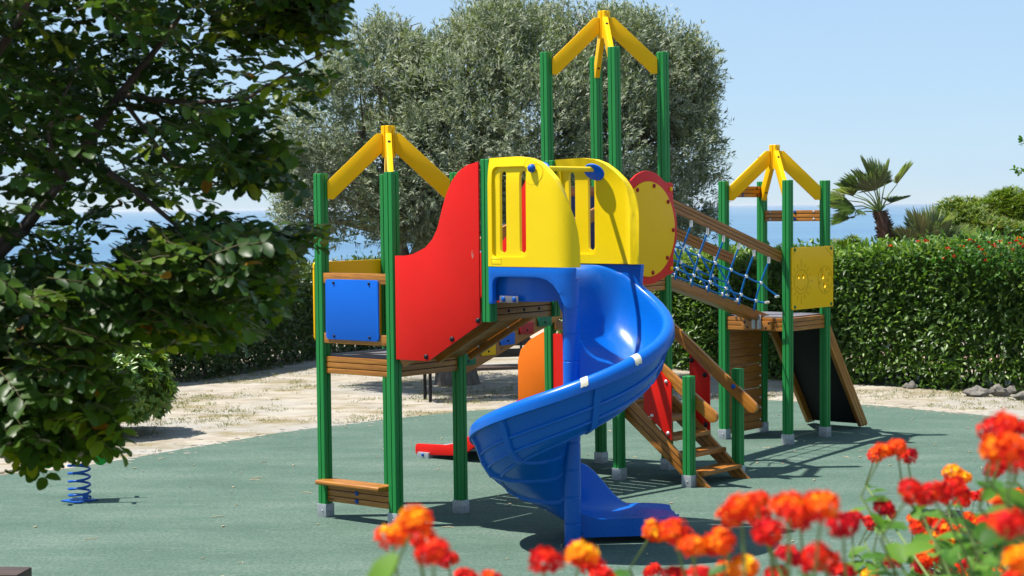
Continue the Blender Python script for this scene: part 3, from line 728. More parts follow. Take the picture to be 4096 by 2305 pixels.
# --- net bridge to the far tower
nb = part('net_bridge'); RZ = lambda a: 2.765-.2735*(a-.616); BZ = lambda a: 2.105-.2565*(a-.42)
for b in (.36, -.36):
    p, q = V3(.40, b, RZ(.40)), V3(2.94 if b < 0 else 2.80, b, RZ(2.94 if b < 0 else 2.80))
    dd = (q-p).normalized(); L = (q-p).length; up_ = Vector((-dd.z, 0, dd.x)); mb = MB(); hw = .122
    for i in range(3): o_ = up_*(-hw/2+hw/3*(1-i)); mb.bar(p+o_+dd*(0 if i == 1 else .015), q+o_-dd*(0 if i == 1 else .02), .044, hw/3-.004, up_)
    mb.bar(p-up_*(hw/2)+dd*.02, q-up_*(hw/2)-dd*.03, .028, hw-.012, up_, 1)
    mb.build('handrail', [MAT['wood2'], MAT['gap']], nb, .006)
mb = MB(); p, q = V3(.30, 0, BZ(.30)-.055), V3(2.99, 0, BZ(2.99)-.055); mb.bar(p, q, .15, .108); mb.build('foot_beam', MAT['wood2'], nb, .012)
mb = MB(); slab(mb, rrect(-.15, 1.285, .25, 1.385, .03), [], 0, .035, (V3(2.797, 0, 0), EB, EZ, -EA)); o = mb.build('fixing_block', MAT['wood'], nb, .006)
for b, z in ((-.11, 1.365), (.21, 1.365), (-.07, 1.31), (.17, 1.31)): bolt(nb, V3(2.762, b, z), -EA, .013, MAT['black'], .006)
for b in (.015, .088):
    mb = MB(); mb.box(V3(2.757, b, 1.375), (.008, .048, .16)); mb.build('bracket', MAT['zinc'], nb, .002)
tops = [.67+.31*k for k in range(7)]; bots = [.77+.317*k for k in range(7)]
net = MB(); CLAMP = FERR = None
for sgn in (1, -1):
    lines = {1: [V3(.47, .30*sgn, 2.40)], 2: [V3(.47, .18*sgn, 2.20)]}
    for tk, bk in zip(tops, bots):
        p = V3(tk, .355*sgn, RZ(tk)-.17); q = V3(bk, .075*sgn, BZ(bk)-.02); mid = (p+q)/2+V3(-.02, -.06*sgn, -.07)
        pts = [p*(1-t)**2+mid*2*t*(1-t)+q*t*t for t in [k/8 for k in range(9)]]
        net.tube(pts, .0105, 7)
        if FERR is None:
            fe = MB(); fe.tube([Vector((0, 0, .06)), Vector((0, 0, .005)), -Vector((0, 0, .025))], [.016, .017, .015], 10); FERR = fe.build('rope_ferrule', MAT['chrome'], nb, 0, 50, loc=p)
        else: copy_of(FERR, nb, p)
        for k, j in ((1, 3), (2, 6)): lines[k].append(pts[j])
    lines[1].append(V3(2.78, .33*sgn, RZ(2.8)-.50)); lines[2].append(V3(2.78, .20*sgn, RZ(2.8)-.85 if False else 1.60))
    for k in (1, 2):
        pl = []; L_ = lines[k]
        for i in range(len(L_)-1):
            for t in (0, .25, .5, .75): pl.append(L_[i].lerp(L_[i+1], t)-Vector((0, 0, .05*t*(1-t))))
        pl.append(L_[-1]); net.tube(pl, .0105, 7)
        for c_ in L_[1:-1]:
            if CLAMP is None:
                cl = MB(); cl.dome(Vector((0, -.016, 0)), (0, 1, 0), .021, .03, 10); cl.tube([-Vector((.022, .004, -.006)), Vector((.022, .004, -.006))], .013, 8); CLAMP = cl.build('rope_clamp', MAT['white'], nb, 0, 50, loc=c_)
            else: copy_of(CLAMP, nb, c_)
        fe = MB(); fe.tube([L_[-1]+Vector((-.07, 0, 0)), L_[-1]], .014, 8); fe.build('rope_end', MAT['chrome'], nb, 0, 50)
net.build('rope_net', MAT['rope'], nb, 0, 60)

# --- far tower: engraved yellow panel, rails, plank wall, climbing board
g = part('sun_panel'); mb = MB(); X0 = 2.80; F0 = (V3(0, .47, 0), EA, EZ, EB)
def SX(u): return X0+.935*u
def SZ(v): return 2.215-.70*v      # u right, v down, 0..1
holes = [ell(SX(.165), SZ(.47), .022, .026, 14), ell(SX(.275), SZ(.47), .022, .026, 14), ell(SX(.745), SZ(.49), .028, .034, 14), ell(SX(.79), SZ(.635), .027, .032, 14), ell(SX(.845), SZ(.385), .016, .02, 12)]
slab(mb, rrect(SX(0), SZ(1), SX(1), SZ(0), .02), holes, 0, .018, F0); mb.build('yellow_board', MAT['yellow'], g, .003)
mb = MB()
def gl(pts, r=.0028): mb.tube([V3(SX(u), .4885, SZ(v)) for u, v in pts], r, 5)
gl([(.22+.165*math.cos(t), .555+.195*math.sin(t)) for t in [2*math.pi*k/36 for k in range(37)]])
gl([(.22+.10*math.cos(t), .60+.085*math.sin(t)) for t in [R(15+150*k/12) for k in range(13)]])
for k in range(16):
    t = 2*math.pi*k/16+.0; e = 1.0 if k % 4 == 0 else .86
    gl([(.22+.20*math.cos(t), .555+.235*math.sin(t)), (.22+.285*e*math.cos(t), .555+.36*e*math.sin(t))])
mb.build('engraved_sun', MAT['groove'], g); mb = MB()
gl([(.80+.175*math.cos(t), .55+.225*math.sin(t)) for t in [2*math.pi*k/36 for k in range(37)]])
for u, v, r in ((.72, .40, .025), (.90, .46, .024), (.86, .56, .018), (.67, .59, .02), (.885, .665, .02), (.80, .73, .018)):
    gl([(u+r*math.cos(t), v+r*1.25*math.sin(t)) for t in [2*math.pi*k/14 for k in range(15)]])
gl([(.10, .02), (.03, .12)]); gl([(.80, .02), (.985, .17)]); mb.build('engraved_moon', MAT['groove'], g)
for u, v in ((.07, .04), (.945, .04), (.07, .955), (.945, .955)): bolt(g, V3(SX(u), .488, SZ(v)), EB, .019, MAT['tealblock'], .014)
f = fascia(PS, V3(3.66, -.372, 0), V3(3.66, .372, 0), 2.628, .128, name='rail')
for z in (2.61, 2.525):
    for b in (-.29, .29): bolt(f, V3(3.638, b, z), -EA, .014, MAT['zinc'], .008)
    bolt(f, V3(3.638, .04, z), -EA, .018, MAT['coil'], .014)
f = fascia(PS, V3(2.868, -.42, 0), V3(3.612, -.42, 0), 2.912, .128, name='rail')
for z in (2.89, 2.805):
    bolt(f, V3(3.20, -.398, z), EB, .019, MAT['coil'], .014)
    bolt(f, V3(3.52, -.398, z), EB, .014, MAT['black'], .008)
mb = MB(); z = .055; k = 0
while z < 1.24:
    hgt = .092; mb.box(V3(3.24, -.42, z+hgt/2), (.745, .04, hgt)); z += hgt+(.012 if k in (4, 7) else .004); k += 1
pw = mb.build('plank_wall', MAT['wooddark'] if False else MAT['wood2'], PS, .003)
for z in (.16, .30, .42, .56, .68, .80, .92, 1.04): bolt(pw, V3(3.575, -.40, z), EB, .014, MAT['chrome'])
cr_ = part('climbing_ramp'); p0, p1 = V3(3.69, .0, 1.36), V3(4.68, .0, .01); dd = (p1-p0).normalized(); upc = Vector((-dd.z, 0, dd.x))
for b in (.375, -.34):
    mb = MB(); o_ = V3(0, b, 0)
    for i in range(3): mb.bar(p0+o_+upc*(.05-.05*i), p1+o_+upc*(.05-.05*i)-dd*(.0 if i == 0 else .035*i), .046, .046, upc)
    mb.bar(p0+o_, p1+o_-dd*.07, .03, .13, upc, 1); mb.build('stringer', [MAT['wood'], MAT['gap']], cr_, .004)
mb = MB(); mb.bar(p0+V3(0, .017, 0)+upc*.03, p1+V3(0, .017, 0)+upc*.03-dd*.03, .668, .022, upc); mb.build('black_board', MAT['blackboard'], cr_, .003)

# ================================================================== GROUND, SEA, PATH
def gh(x, y):
    """ground height: a bank under the viewer, flat playground, then the drop to the sea"""
    z = 1.25*(1-smooth((y-3.4)/2.3))
    z -= 14.5*smooth((y-52)/26)
    return z
mb = MB(); xs = [-120, -80, -50]+[-30+1.5*i for i in range(41)]+[50, 80, 120]; ys = [-8, -4, 0]+[1.5+.5*i for i in range(12)]+[8+1.5*i for i in range(48)]+[85, 100]
V = [(x, y, gh(x, y)+(.03*noise.noise((x*.35, y*.35, 0)) if 26 < y < 52 else 0)) for y in ys for x in xs]; nx = len(xs)
mb.add(V, [(j*nx+i, j*nx+i+1, (j+1)*nx+i+1, (j+1)*nx+i) for j in range(len(ys)-1) for i in range(nx-1)])
tag(mb.build('ground', MAT['sand']), kind='structure')
RB = [(-9.4, 12.2), (-8.2, 14.5), (-6.6, 17.0), (-5.26, 18.55), (-4.53, 19.27), (-3.80, 20.33), (-2.83, 21.87), (-1.77, 23.0), (-.5, 24.1), (1.2, 25.0), (3.0, 25.15), (4.57, 24.42), (5.23, 23.75), (5.97, 22.95), (7.2, 21.2), (8.6, 18.5), (9.4, 15), (9.6, 12), (8.2, 9.4), (-2, 9.2), (-8.6, 9.8)]
def spline(P_, k=6):
    o = []
    for i in range(len(P_)):
        p0, p1, p2, p3 = (Vector(P_[(i+j-1) % len(P_)]) for j in range(4))
        for q in range(k):
            t = q/k; o.append(.5*((2*p1)+(p2-p0)*t+(2*p0-5*p1+4*p2-p3)*t*t+(3*p1-p0-3*p2+p3)*t**3))
    return o
rb = [p+Vector((noise.noise((p.x*1.7, p.y*1.7, 3)), noise.noise((p.x*1.7, p.y*1.7, 8))))*.06 for p in spline(RB, 10)]
mb = MB(); slab(mb, [tuple(p) for p in rb], [], -.006, .004, ((0, 0, 0), (1, 0, 0), (0, 1, 0), (0, 0, 1)))
tag(mb.build('rubber_ground', MAT['rubber'], None, 0, 30), kind='structure')
mb = MB(); mb.add([(-40000, 60, -13), (40000, 60, -13), (40000, 60000, -13), (-40000, 60000, -13)], [(0, 1, 2, 3)])
tag(mb.build('sea', MAT['sea']), kind='structure')
PTH = [(-14, 24.5), (-7.2, 31.2), (-4.9, 35.6), (-1.4, 39.2), (1.6, 35.2), (5.2, 31.6), (8.5, 28.6), (14, 24.5)]
mb = MB(); V = []
for i, (x, y) in enumerate(PTH):
    a_ = Vector(PTH[max(0, i-1)]); b_ = Vector(PTH[min(len(PTH)-1, i+1)]); t = (b_-a_).normalized(); nn = Vector((-t.y, t.x))
    V += [(x-nn.x*.1, y-nn.y*.1, .045), (x+nn.x*2.2, y+nn.y*2.2, .045)]
mb.add(V, [(2*i, 2*i+1, 2*i+3, 2*i+2) for i in range(len(PTH)-1)]); tag(mb.build('path', MAT['path']), kind='structure')

mb = MB()      # sand trodden over the edge of the rubber
for k in range(1500):
    i = random.randrange(len(rb)); p = rb[i].lerp(rb[(i+1) % len(rb)], random.random())
    if p.y < 15: continue
    p = p+Vector((random.gauss(0, .16), random.gauss(0, .16))); r = random.uniform(.006, .035)*random.random()+.004; a0 = random.random()*6.28
    q = [(p.x+r*random.uniform(.5, 1.2)*1.5*math.cos(a0+t*1.047), p.y+r*random.uniform(.5, 1.2)*math.sin(a0+t*1.047), .0065) for t in range(6)]
    mb.add(q, [(0, 1, 2, 3, 4, 5)])
tag(mb.build('spilled_sand', MAT['sand']), 'pale sand trodden over the edge of the green rubber', 'sand', kind='stuff')
# grass tufts on the sand and litter on the rubber
def in_rubber(x, y): return inside((x, y), rb)
P = []
while len(P) < 2400:
    x, y = random.uniform(-8, 11), random.uniform(17, 30)
    if in_rubber(x, y): continue
    d = noise.noise((x*.55, y*.8, 5.1))+.35*noise.noise((x*2, y*2, 1))
    if d > .13 or random.random() < .05: P.append((x, y))
P = np.array([(x, y, gh(x, y)) for x, y in P]); k = 9
B = np.repeat(P, k, 0)+np.c_[rng.normal(size=(len(P)*k, 2))*.05, np.zeros(len(P)*k)]
D = np.c_[rng.normal(size=(len(B), 2))*.7, np.full(len(B), .75)]
tag(leaves('grass', B, D, rdir(len(B)), rng.uniform(.02, .065, len(B)), .007, T_DIA, MAT['grass'], None, np.repeat(rng.random(len(P))*.8, k)+rng.random(len(B))*.3), 'thin dry grass tufts growing in the pale sand', 'grass', kind='stuff')
mb = MB()
for k in range(300):
    x, y = random.uniform(-6, 7), random.uniform(10, 26); L = random.choice((.015, .02, .03, .03, .05, .11)); a_ = random.random()*6.28
    z = .008 if in_rubber(x, y) else .03
    d = Vector((math.cos(a_), math.sin(a_), 0))
    if L < .05: mb.box((x, y, z+.004), (L, L*.5, .008), Matrix.Rotation(a_, 3, 'Z'))
    else: mb.tube([Vector((x, y, z))-d*L/2, Vector((x+.01, y+.01, z+.006)), Vector((x, y, z))+d*L/2], .0035, 5)
MAT['litter'] = paint('dry_twig', (.42, .34, .22), .8, .4)
tag(mb.build('leaf_litter', MAT['litter']), 'dry twigs and bits scattered over the green rubber', 'litter', kind='stuff')

# ================================================================== HEDGES
def hedge(name, path, hts, thick, n, L, Wd, mat, label, group, seed, gap=.0):
    root = empty(name, (path[0][0], path[0][1], 0)); tag(root, label, 'hedge', group)
    o0 = np.array([path[0][0], path[0][1], 0])
    seg = np.array([math.dist(path[i], path[i+1]) for i in range(len(path)-1)]); cum = np.concatenate(([0], np.cumsum(seg)))
    g = np.random.default_rng(seed); s = g.random(n)*cum[-1]; i = np.clip(np.searchsorted(cum, s)-1, 0, len(seg)-1); t = (s-cum[i])/seg[i]
    A = np.array(path); pos = A[i]*(1-t)[:, None]+A[i+1]*t[:, None]; d = unit(A[i+1]-A[i]); nn = np.c_[-d[:, 1], d[:, 0]]
    h = np.interp(s, cum, hts)
    lump = np.array([noise.noise((a*1.3, b*1.3, 2.0)) for a, b in pos])*.10
    # superellipse section, most leaves near its skin
    fc = g.choice(3, n, p=[.30, .25, .45]); q0 = g.uniform(-1, 1, n)      # far side, top, near side
    ex = np.where(fc == 0, 1., np.where(fc == 2, -1., q0)); ez = np.where(fc == 1, 1., q0)
    m_ = np.maximum((np.abs(ex)**5+np.abs(np.maximum(ez, 0))**5)**.2, .999); ex, ez = ex/m_, np.where(ez > 0, ez/m_, ez)
    rr = 1-np.abs(g.normal(size=n))*.17; rr = np.clip(rr+(g.random(n) < .04)*.10, .1, 1.2); inn = g.random(n) < .14; rr = np.where(inn, g.random(n)*.7, rr)
    v = ex*rr*(thick/2)*(1+lump*1.5); z = h*(.54+.46*ez*rr)*(1+lump*.6)
    z = np.maximum(z, .02+g.random(n)*.25*(ez < 0))
    low = g.random(n) < .10; z = np.where(low, g.random(n)**1.3*.55, z)
    P = np.c_[pos+nn*v[:, None], z]; out = unit(np.c_[nn*ex[:, None]*.8, ez*.7])
    keep = np.ones(n, bool)
    if gap:
        q = np.array([noise.noise((a*2.2, b*2.2, c*2.0)) for a, b, c in P]); keep = ~((z < h*.42) & (z > h*.10) & (q > -.05+gap*g.random(n)))
        q2 = np.array([noise.noise((a*1.6, b*1.6, c*1.6+9)) for a, b, c in P]); keep &= ~((q2 > .42) & (rr > .85))
    P, out = P[keep], out[keep]; m = len(P)
    D = unit(out*.7+rdir(m)*.75+np.array([0, 0, .15])); Nn = unit(out*.5+np.array([0, 0, .6])+rdir(m)*.5)
    sp = (P[:, 2] > np.interp(s[keep], cum, hts)*.93) & (g.random(m) < .13); P[:, 2] += np.where(sp, g.random(m)*.13, 0)
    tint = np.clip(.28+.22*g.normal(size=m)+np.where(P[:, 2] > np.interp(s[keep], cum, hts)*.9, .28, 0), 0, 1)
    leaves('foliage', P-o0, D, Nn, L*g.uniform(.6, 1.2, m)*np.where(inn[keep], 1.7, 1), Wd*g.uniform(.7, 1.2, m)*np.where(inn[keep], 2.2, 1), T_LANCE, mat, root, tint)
    mb = MB(); q = .25
    while q < cum[-1]:
        j = min(len(seg)-1, int(np.searchsorted(cum, q))-1); tt = (q-cum[j])/seg[j]; p = A[j]*(1-tt)+A[j+1]*tt
        hh = float(np.interp(q, cum, hts))
        for _ in range(3):
            a0 = Vector((p[0]+random.uniform(-.15, .15), p[1]+random.uniform(-.15, .15), 0))-Vector(o0)
            e = a0+Vector((random.uniform(-.35, .35), random.uniform(-.3, .3), hh*random.uniform(.55, .9)))
            mb.tube([a0, a0.lerp(e, .5)+Vector((random.uniform(-.06, .06), 0, 0)), e], [.016, .011, .005], 5)
        q += .38
    mb.build('stem', MAT['barkd'], root, 0, 60); return root
HG = 'clipped hedges along the edge of the playground'
h1 = hedge('hedge', [(-10.5, 23.6), (-7.3, 26.8), (-5.4, 29.0), (-4.0, 32.6), (-2.6, 35.2), (-.9, 36.8)], [1.7, 1.68, 1.66, 1.64, 1.68, 1.7], 1.15, 62000, .11, .043, MAT['hedgeb'], 'dark clipped hedge behind the round bush and the tower with the blue board', HG, 3)
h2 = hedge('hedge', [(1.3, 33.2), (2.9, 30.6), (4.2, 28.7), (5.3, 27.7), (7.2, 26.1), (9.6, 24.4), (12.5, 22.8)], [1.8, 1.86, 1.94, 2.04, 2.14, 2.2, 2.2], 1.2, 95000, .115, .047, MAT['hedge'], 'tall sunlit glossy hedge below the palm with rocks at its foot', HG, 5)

# red and orange flowers growing over the top of the right hedge
def flower_mb(r, n, col0, col1, jit=.12, seed=0):
    """a domed head of small four-petalled florets; returns arrays for leaves()"""
    g = np.random.default_rng(seed); P = []; D = []; Nn = []; T = []
    for i in range(n):
        u_ = (i+.5)/n; th = math.acos(1-u_*1.28); ph_ = i*2.39996
        d = np.array([math.sin(th)*math.cos(ph_), math.sin(th)*math.sin(ph_), math.cos(th)]); d = unit(d+g.normal(size=3)*.08)
        c = d*np.array([1, 1, .66])*r*(.72+.42*g.random()); a = np.cross(d, [0, 0, 1.0]) if abs(d[2]) < .95 else np.array([1., 0, 0]); a = unit(a); b = np.cross(d, a)
        k = col0+(col1-col0)*th/2.0+g.normal()*jit
        ro = g.random()*1.57
        for q in range(4):
            e = a*math.cos(ro+q*1.571)+b*math.sin(ro+q*1.571)
            P.append(c+e*r*.015); D.append(e+d*.25); Nn.append(d); T.append(k)
    return np.array(P), np.array(D), np.array(Nn), np.array(T)
def g_sz(n, seed): return np.repeat(np.random.default_rng(seed+5).uniform(.32, .62, n//4), 4)
def head(parent, loc, r, col0, col1, n=26, tilt=None, seed=0):
    P, D, Nn, T = flower_mb(r, n, col0, col1, seed=seed)
    o = leaves('flower_head', P, D, Nn, r*g_sz(len(P), seed), r*.40, T_OVAL if r > .02 else T_DIA, MAT['petal'], parent, T)
    o.location = loc
    if tilt is not None: o.rotation_euler = Vector(tilt).to_track_quat('Z', 'Y').to_euler()
    return o
lh = empty('lantana_shrub', (7.2, 26.2, 0)); tag(lh, 'flowering shrub dotted with small red flowers along the top of the right hedge', 'shrub')
pts = [(2240, 619), (2310, 608), (2330, 607), (2385, 625), (2395, 632), (2372, 652), (2420, 619), (2440, 604), (2448, 609), (2462, 622), (2470, 628), (2480, 640), (2488, 610), (2500, 616), (2508, 622), (2516, 607), (2525, 602), (2533, 617), (2541, 612), (2549, 628), (2557, 606), (2565, 600), (2570, 614), (2543, 655), (2574, 620), (2516, 640), (2480, 655), (2400, 645)]
hp = []
for k, (dx, dy) in enumerate(pts):
    p = at(dx, dy, 26.9-(dx-2240)*.0062) - lh.location; hp.append(p)
    head(lh, p, random.uniform(.022, .034), *random.choice(((.3, .2), (.45, .35), (.62, .5), (.15, .1))), n=9, seed=k)
q = np.array(hp); g = rng.integers(0, len(q), 700); B = q[g]+rng.normal(size=(700, 3))*[.16, .12, .10]-[0, 0, .09]
leaves('foliage', B, rdir(700)+[0, 0, .3], rdir(700)*.5+[0, -.3, .7], .07, .04, T_OVAL, MAT['lleaf'], lh, rng.random(700)*.5)


# ================================================================== BUSH, SHRUBS, ROCKS
def whorls(name, root, cen, rad, n, per, L, Wd, mat, seed, flat=.0, lump=.22, tmpl=T_LANCE, up=.5, tb=.3):
    g = np.random.default_rng(seed); d = rdir(n); d[:, 2] = np.where(d[:, 2] < -.55, -d[:, 2], d[:, 2])
    lm = np.array([noise.noise(tuple(x*2.3+seed)) for x in d]); rr = (1+lump*lm)*(1-np.abs(g.normal(size=n))*.16)
    P = np.array(cen)+d*np.array(rad)*rr[:, None]; ax = unit(d+np.array([0, 0, up])+rdir(n)*.3)
    idx = np.repeat(np.arange(n), per); q = rdir(n*per); q = unit(q-ax[idx]*np.sum(q*ax[idx], 1, keepdims=True))
    D = unit(q*.8+ax[idx]*g.uniform(.1, .8, n*per)[:, None]); Nn = unit(ax[idx]*.9-q*.3+rdir(n*per)*.2)
    t = np.clip(np.repeat(tb+.25*g.normal(size=n), per)+.12*g.normal(size=n*per), 0, 1)
    leaves('foliage', P[idx]+ax[idx]*.012, D, Nn, L*g.uniform(.7, 1.2, n*per), Wd*g.uniform(.8, 1.2, n*per), tmpl, mat, root, t)
    mb = MB()
    for k in range(26):
        e = Vector(P[g.integers(0, n)]); b0 = Vector((cen[0]+random.uniform(-.12, .12), cen[1]+random.uniform(-.12, .12), 0)); mb.tube([b0, b0.lerp(e, .5)+Vector((0, 0, .1)), e], [.018, .012, .004], 5)
    mb.build('stem', MAT['barkd'], root, 0, 60)
r_ = empty('round_bush', (-4.92, 21.9, 0)); tag(r_, 'round light green bush standing on the sand beside the spring rider', 'bush')
whorls('foliage', r_, (0, 0, .56), (.80, .75, .60), 1900, 9, .098, .036, MAT['bushl'], 4, tb=.62)
r_ = empty('spiky_shrub', (10.6, 38.5, 0)); tag(r_, 'big yellow green domed shrub rising above the hedge at the right edge', 'shrub')
whorls('foliage', r_, (0, 0, 1.15), (2.1, 1.7, 1.66), 12500, 9, .16, .022, MAT['needle'], 8, lump=.3, tmpl=T_DIA, up=1.3, tb=.42)
r_ = empty('spiky_shrub', (6.3, 34.5, 0)); tag(r_, 'small yellow green shrub peeping over the hedge at the foot of the palm', 'shrub')
whorls('foliage', r_, (0, 0, 1.0), (.75, .6, .98), 1700, 8, .14, .020, MAT['needle'], 9, lump=.3, tmpl=T_DIA, up=1.3, tb=.4)
r_ = empty('spiky_shrub', (9.0, 36.6, 0)); tag(r_, 'low rounded shrub between the low fan palm and the big domed shrub', 'shrub')
whorls('foliage', r_, (0, 0, .95), (1.0, .8, 1.0), 2800, 8, .15, .021, MAT['needle'], 19, lump=.3, tmpl=T_DIA, up=1.3, tb=.35)
for (x, y, sx, sy, sz, sd_, lb) in ((5.80, 26.45, .10, .08, .07, 1, 'small grey rock in the shade at the foot of the right hedge'), (6.46, 25.3, .17, .12, .09, 2, 'wide grey rock with a flat top below the right hedge'), (6.78, 25.25, .13, .10, .10, 3, 'pointed grey rock leaning between two others under the hedge'),
                                      (7.08, 25.6, .12, .10, .09, 4, 'round dark rock behind the pointed one under the hedge'), (7.05, 24.75, .2, .14, .085, 5, 'pale sunlit rock nearest the right edge of the photo')):
    bm = bmesh.new(); bmesh.ops.create_icosphere(bm, subdivisions=3, radius=1)
    for v in bm.verts:
        c = v.co.copy(); k = 1+.5*noise.noise(c*.9+Vector((sd_*7, 0, 0)))+.16*noise.noise(c*2.7+Vector((0, sd_*5, 0)))
        q = Vector((round(c.x*1.6)/1.6, round(c.y*1.6)/1.6, round(c.z*1.6)/1.6)); c = c.lerp(q, .35)*k
        v.co = Vector((c.x*sx, c.y*sy, max(c.z*sz, -.05)+sz*.55))
    me = bpy.data.meshes.new('rock'); bm.to_mesh(me); bm.free(); me.materials.append(MAT['stone'])
    for p in me.polygons: p.use_smooth = True
    me.set_sharp_from_angle(angle=R(28)); o = bpy.data.objects.new('rock', me); o.location = (x, y, 0); COL.objects.link(o); tag(o, lb, 'rock', 'rocks at the foot of the right hedge')

# ================================================================== PALMS
def fan(pos, d, up, size, nb_, seed, spread=150):
    g = np.random.default_rng(seed); d = unit(np.array(d, float)); s_ = unit(np.cross(d, up)); nrm = np.cross(s_, d)
    an = np.radians(np.linspace(-spread/2, spread/2, nb_)); D = np.cos(an)[:, None]*d+np.sin(an)[:, None]*s_+nrm*(.12+.25*np.abs(np.sin(an)))[:, None]+rdir(nb_)*.04
    L = size*(.72+.28*np.cos(an*.9))*g.uniform(.9, 1.08, nb_)
    return np.repeat(np.array(pos)[None], nb_, 0), D, np.cross(D, np.cross(nrm, D))+rdir(nb_)*.5, L
def palm(name, loc, label, crown, fr, trunk=None, size=.46):
    root = empty(name, loc); tag(root, label, 'palm')
    crown = Vector(crown); P, D, Nn, Ls = [], [], [], []; mb = MB()
    for k, (d, L) in enumerate(fr):
        d = Vector(d).normalized(); e = crown+d*L+Vector((0, 0, -.10*L*L)); m_ = crown+d*L*.5+Vector((0, 0, .04))
        mb = MB(); mb.tube([crown, m_, e], [.018, .011, .007], 5)
        t = (e-m_).normalized(); up = Vector((0, 0, 1))-t*t.z; up = up.normalized() if up.length > .2 else Vector((0, -1, 0))
        up = (up+Vector((random.uniform(-.6, .6), random.uniform(-.6, .6), 0))).normalized()
        a_, b_, c_, l_ = fan(e, t, up, size*random.uniform(.85, 1.1), 46, k+7, 165)
        fr_ = leaves('frond', a_, b_, c_, l_, l_*.036, (np.array([(0, 0, 0), (.35, .4, .05), (.7, .5, .02), (1, 0, -.08), (.7, -.5, .02), (.35, -.4, .05)]), [(0, 1, 2, 3), (0, 3, 4, 5)]), MAT['palmleaf'], root, random.random()*.6+rng.random(46)*.35); mb.build('stalk', MAT['twig'], fr_, 0, 60)
    if trunk:
        pts, rs = trunk; mb = MB(); mb.tube([Vector(p) for p in pts], rs, 14)
        Pn = []; Dn = []
        for k in range(420):
            t = random.random(); i = min(int(t*(len(pts)-1)), len(pts)-2); f = t*(len(pts)-1)-i; p = Vector(pts[i]).lerp(Vector(pts[i+1]), f); r = rs[i]*(1-f)+rs[i+1]*f; a_ = random.random()*6.28
            Pn.append(p+Vector((math.cos(a_), math.sin(a_), 0))*r*.93); Dn.append(Vector((math.cos(a_)*.8, math.sin(a_)*.8, random.choice((1.0, .7, -.4)))))
        tr = mb.build('trunk', MAT['palmbark'], root, 0, 60)
        leaves('leaf_base', np.array(Pn), np.array(Dn), np.array(Dn)[:, [1, 0, 2]]+rdir(420)*.2, .09, .045, T_DIA, MAT['palmbark'], tr)['kind'] = 'stuff'
palm('fan_palm', (6.93, 33.4, 0), 'fan palm with a leaning shaggy trunk and a tuft of fronds above the hedge', (-.17, 0, 2.55),
     [((-.9, -.2, .55), .62), ((-1, .1, .2), .66), ((-.95, -.3, -.12), .62), ((-.7, -.3, .8), .58), ((-.35, -.2, 1), .66), ((-.1, .2, 1), .60), ((.15, -.1, 1), .62), ((.55, 0, .95), .62), ((-.6, .3, .5), .6), ((-.8, -.4, .1), .55), ((-.5, .2, .9), .52), ((.05, .4, .9), .5), ((-.25, -.5, .8), .5), ((.35, .2, .25), .3), ((-1, .3, .42), .7), ((.5, -.1, -.8), .5)],
     ([(.22, 0, 0), (.14, 0, .9), (.04, 0, 1.7), (-.08, 0, 2.2), (-.17, 0, 2.55)], [.17, .16, .155, .15, .10]))
palm('fan_palm', (7.55, 33.2, 0), 'low stemless fan palm just right of the taller palm, showing over the hedge', (0, 0, 1.62),
     [((-.7, 0, .8), .42), ((-.3, -.2, 1), .5), ((.1, .1, 1), .5), ((.5, 0, .9), .52), ((.95, 0, .75), .6), ((.75, .3, .5), .5), ((-.9, .2, .45), .4), ((.3, -.3, .8), .42), ((-.1, .4, .8), .4)],
     ([(0, 0, 0), (0, 0, .8), (0, 0, 1.62)], [.13, .12, .08]), .56)

# ================================================================== OLIVE TREE
ot = empty('olive_tree', (-.95, 27.8, 0)); tag(ot, 'large silvery olive tree spreading behind the climbing frame', 'tree')
O0 = Vector(ot.location)
LOB = [(905, 330, 27.4, 1.22), (955, 165, 27.6, .80), (1010, 90, 27.7, .45), (1180, 140, 27.5, 1.0), (1400, 150, 27.8, 1.12), (1590, 205, 27.5, 1.1), (1700, 330, 27.6, .70), (1670, 470, 27.3, .80), (1250, 330, 26.6, 1.4), (1080, 430, 26.5, 1.0), (1440, 380, 26.5, 1.25), (825, 480, 27.3, .68), (1580, 500, 26.9, .75), (1180, 60, 27.7, .55), (1500, 80, 27.9, .62), (770, 560, 27.6, .33), (1010, 560, 27.0, .42), (1090, 545, 26.8, .45), (1740, 250, 27.8, .42), (1300, 480, 26.7, .8), (1240, 30, 28.3, .5), (960, 430, 28.4, .8), (1640, 130, 28.0, .6), (1705, 560, 27.6, .36)]
lob = [(at(x, y, Y)-O0, r) for x, y, Y, r in LOB]
small = []
for k in range(95):
    c, r = random.choice(lob[:24]); d = Vector(tuple(rdir(1)[0])); d.z = abs(d.z)*.9+.05 if random.random() < .7 else d.z; d.normalize()
    small.append((c+d*r*random.uniform(.85, 1.12), random.uniform(.20, .42)))
mb = MB(); fork = at(1028, 672, 27.8)-O0
mb.tube([Vector((.1, 0, -.05)), Vector((.02, 0, .6)), fork-Vector((0, 0, .5)), fork], [.36, .27, .25, .22], 12)
br_ends = []
f2 = [at(995, 590, 27.7)-O0, at(1075, 595, 27.6)-O0]
mb.tube([fork-Vector((.05, 0, .25)), f2[0], at(900, 470, 27.5)-O0, lob[0][0]], [.17, .14, .10, .05], 8); mb.tube([fork-Vector((-.05, 0, .25)), f2[1], at(1180, 450, 27.3)-O0, lob[8][0]], [.19, .16, .12, .06], 8)
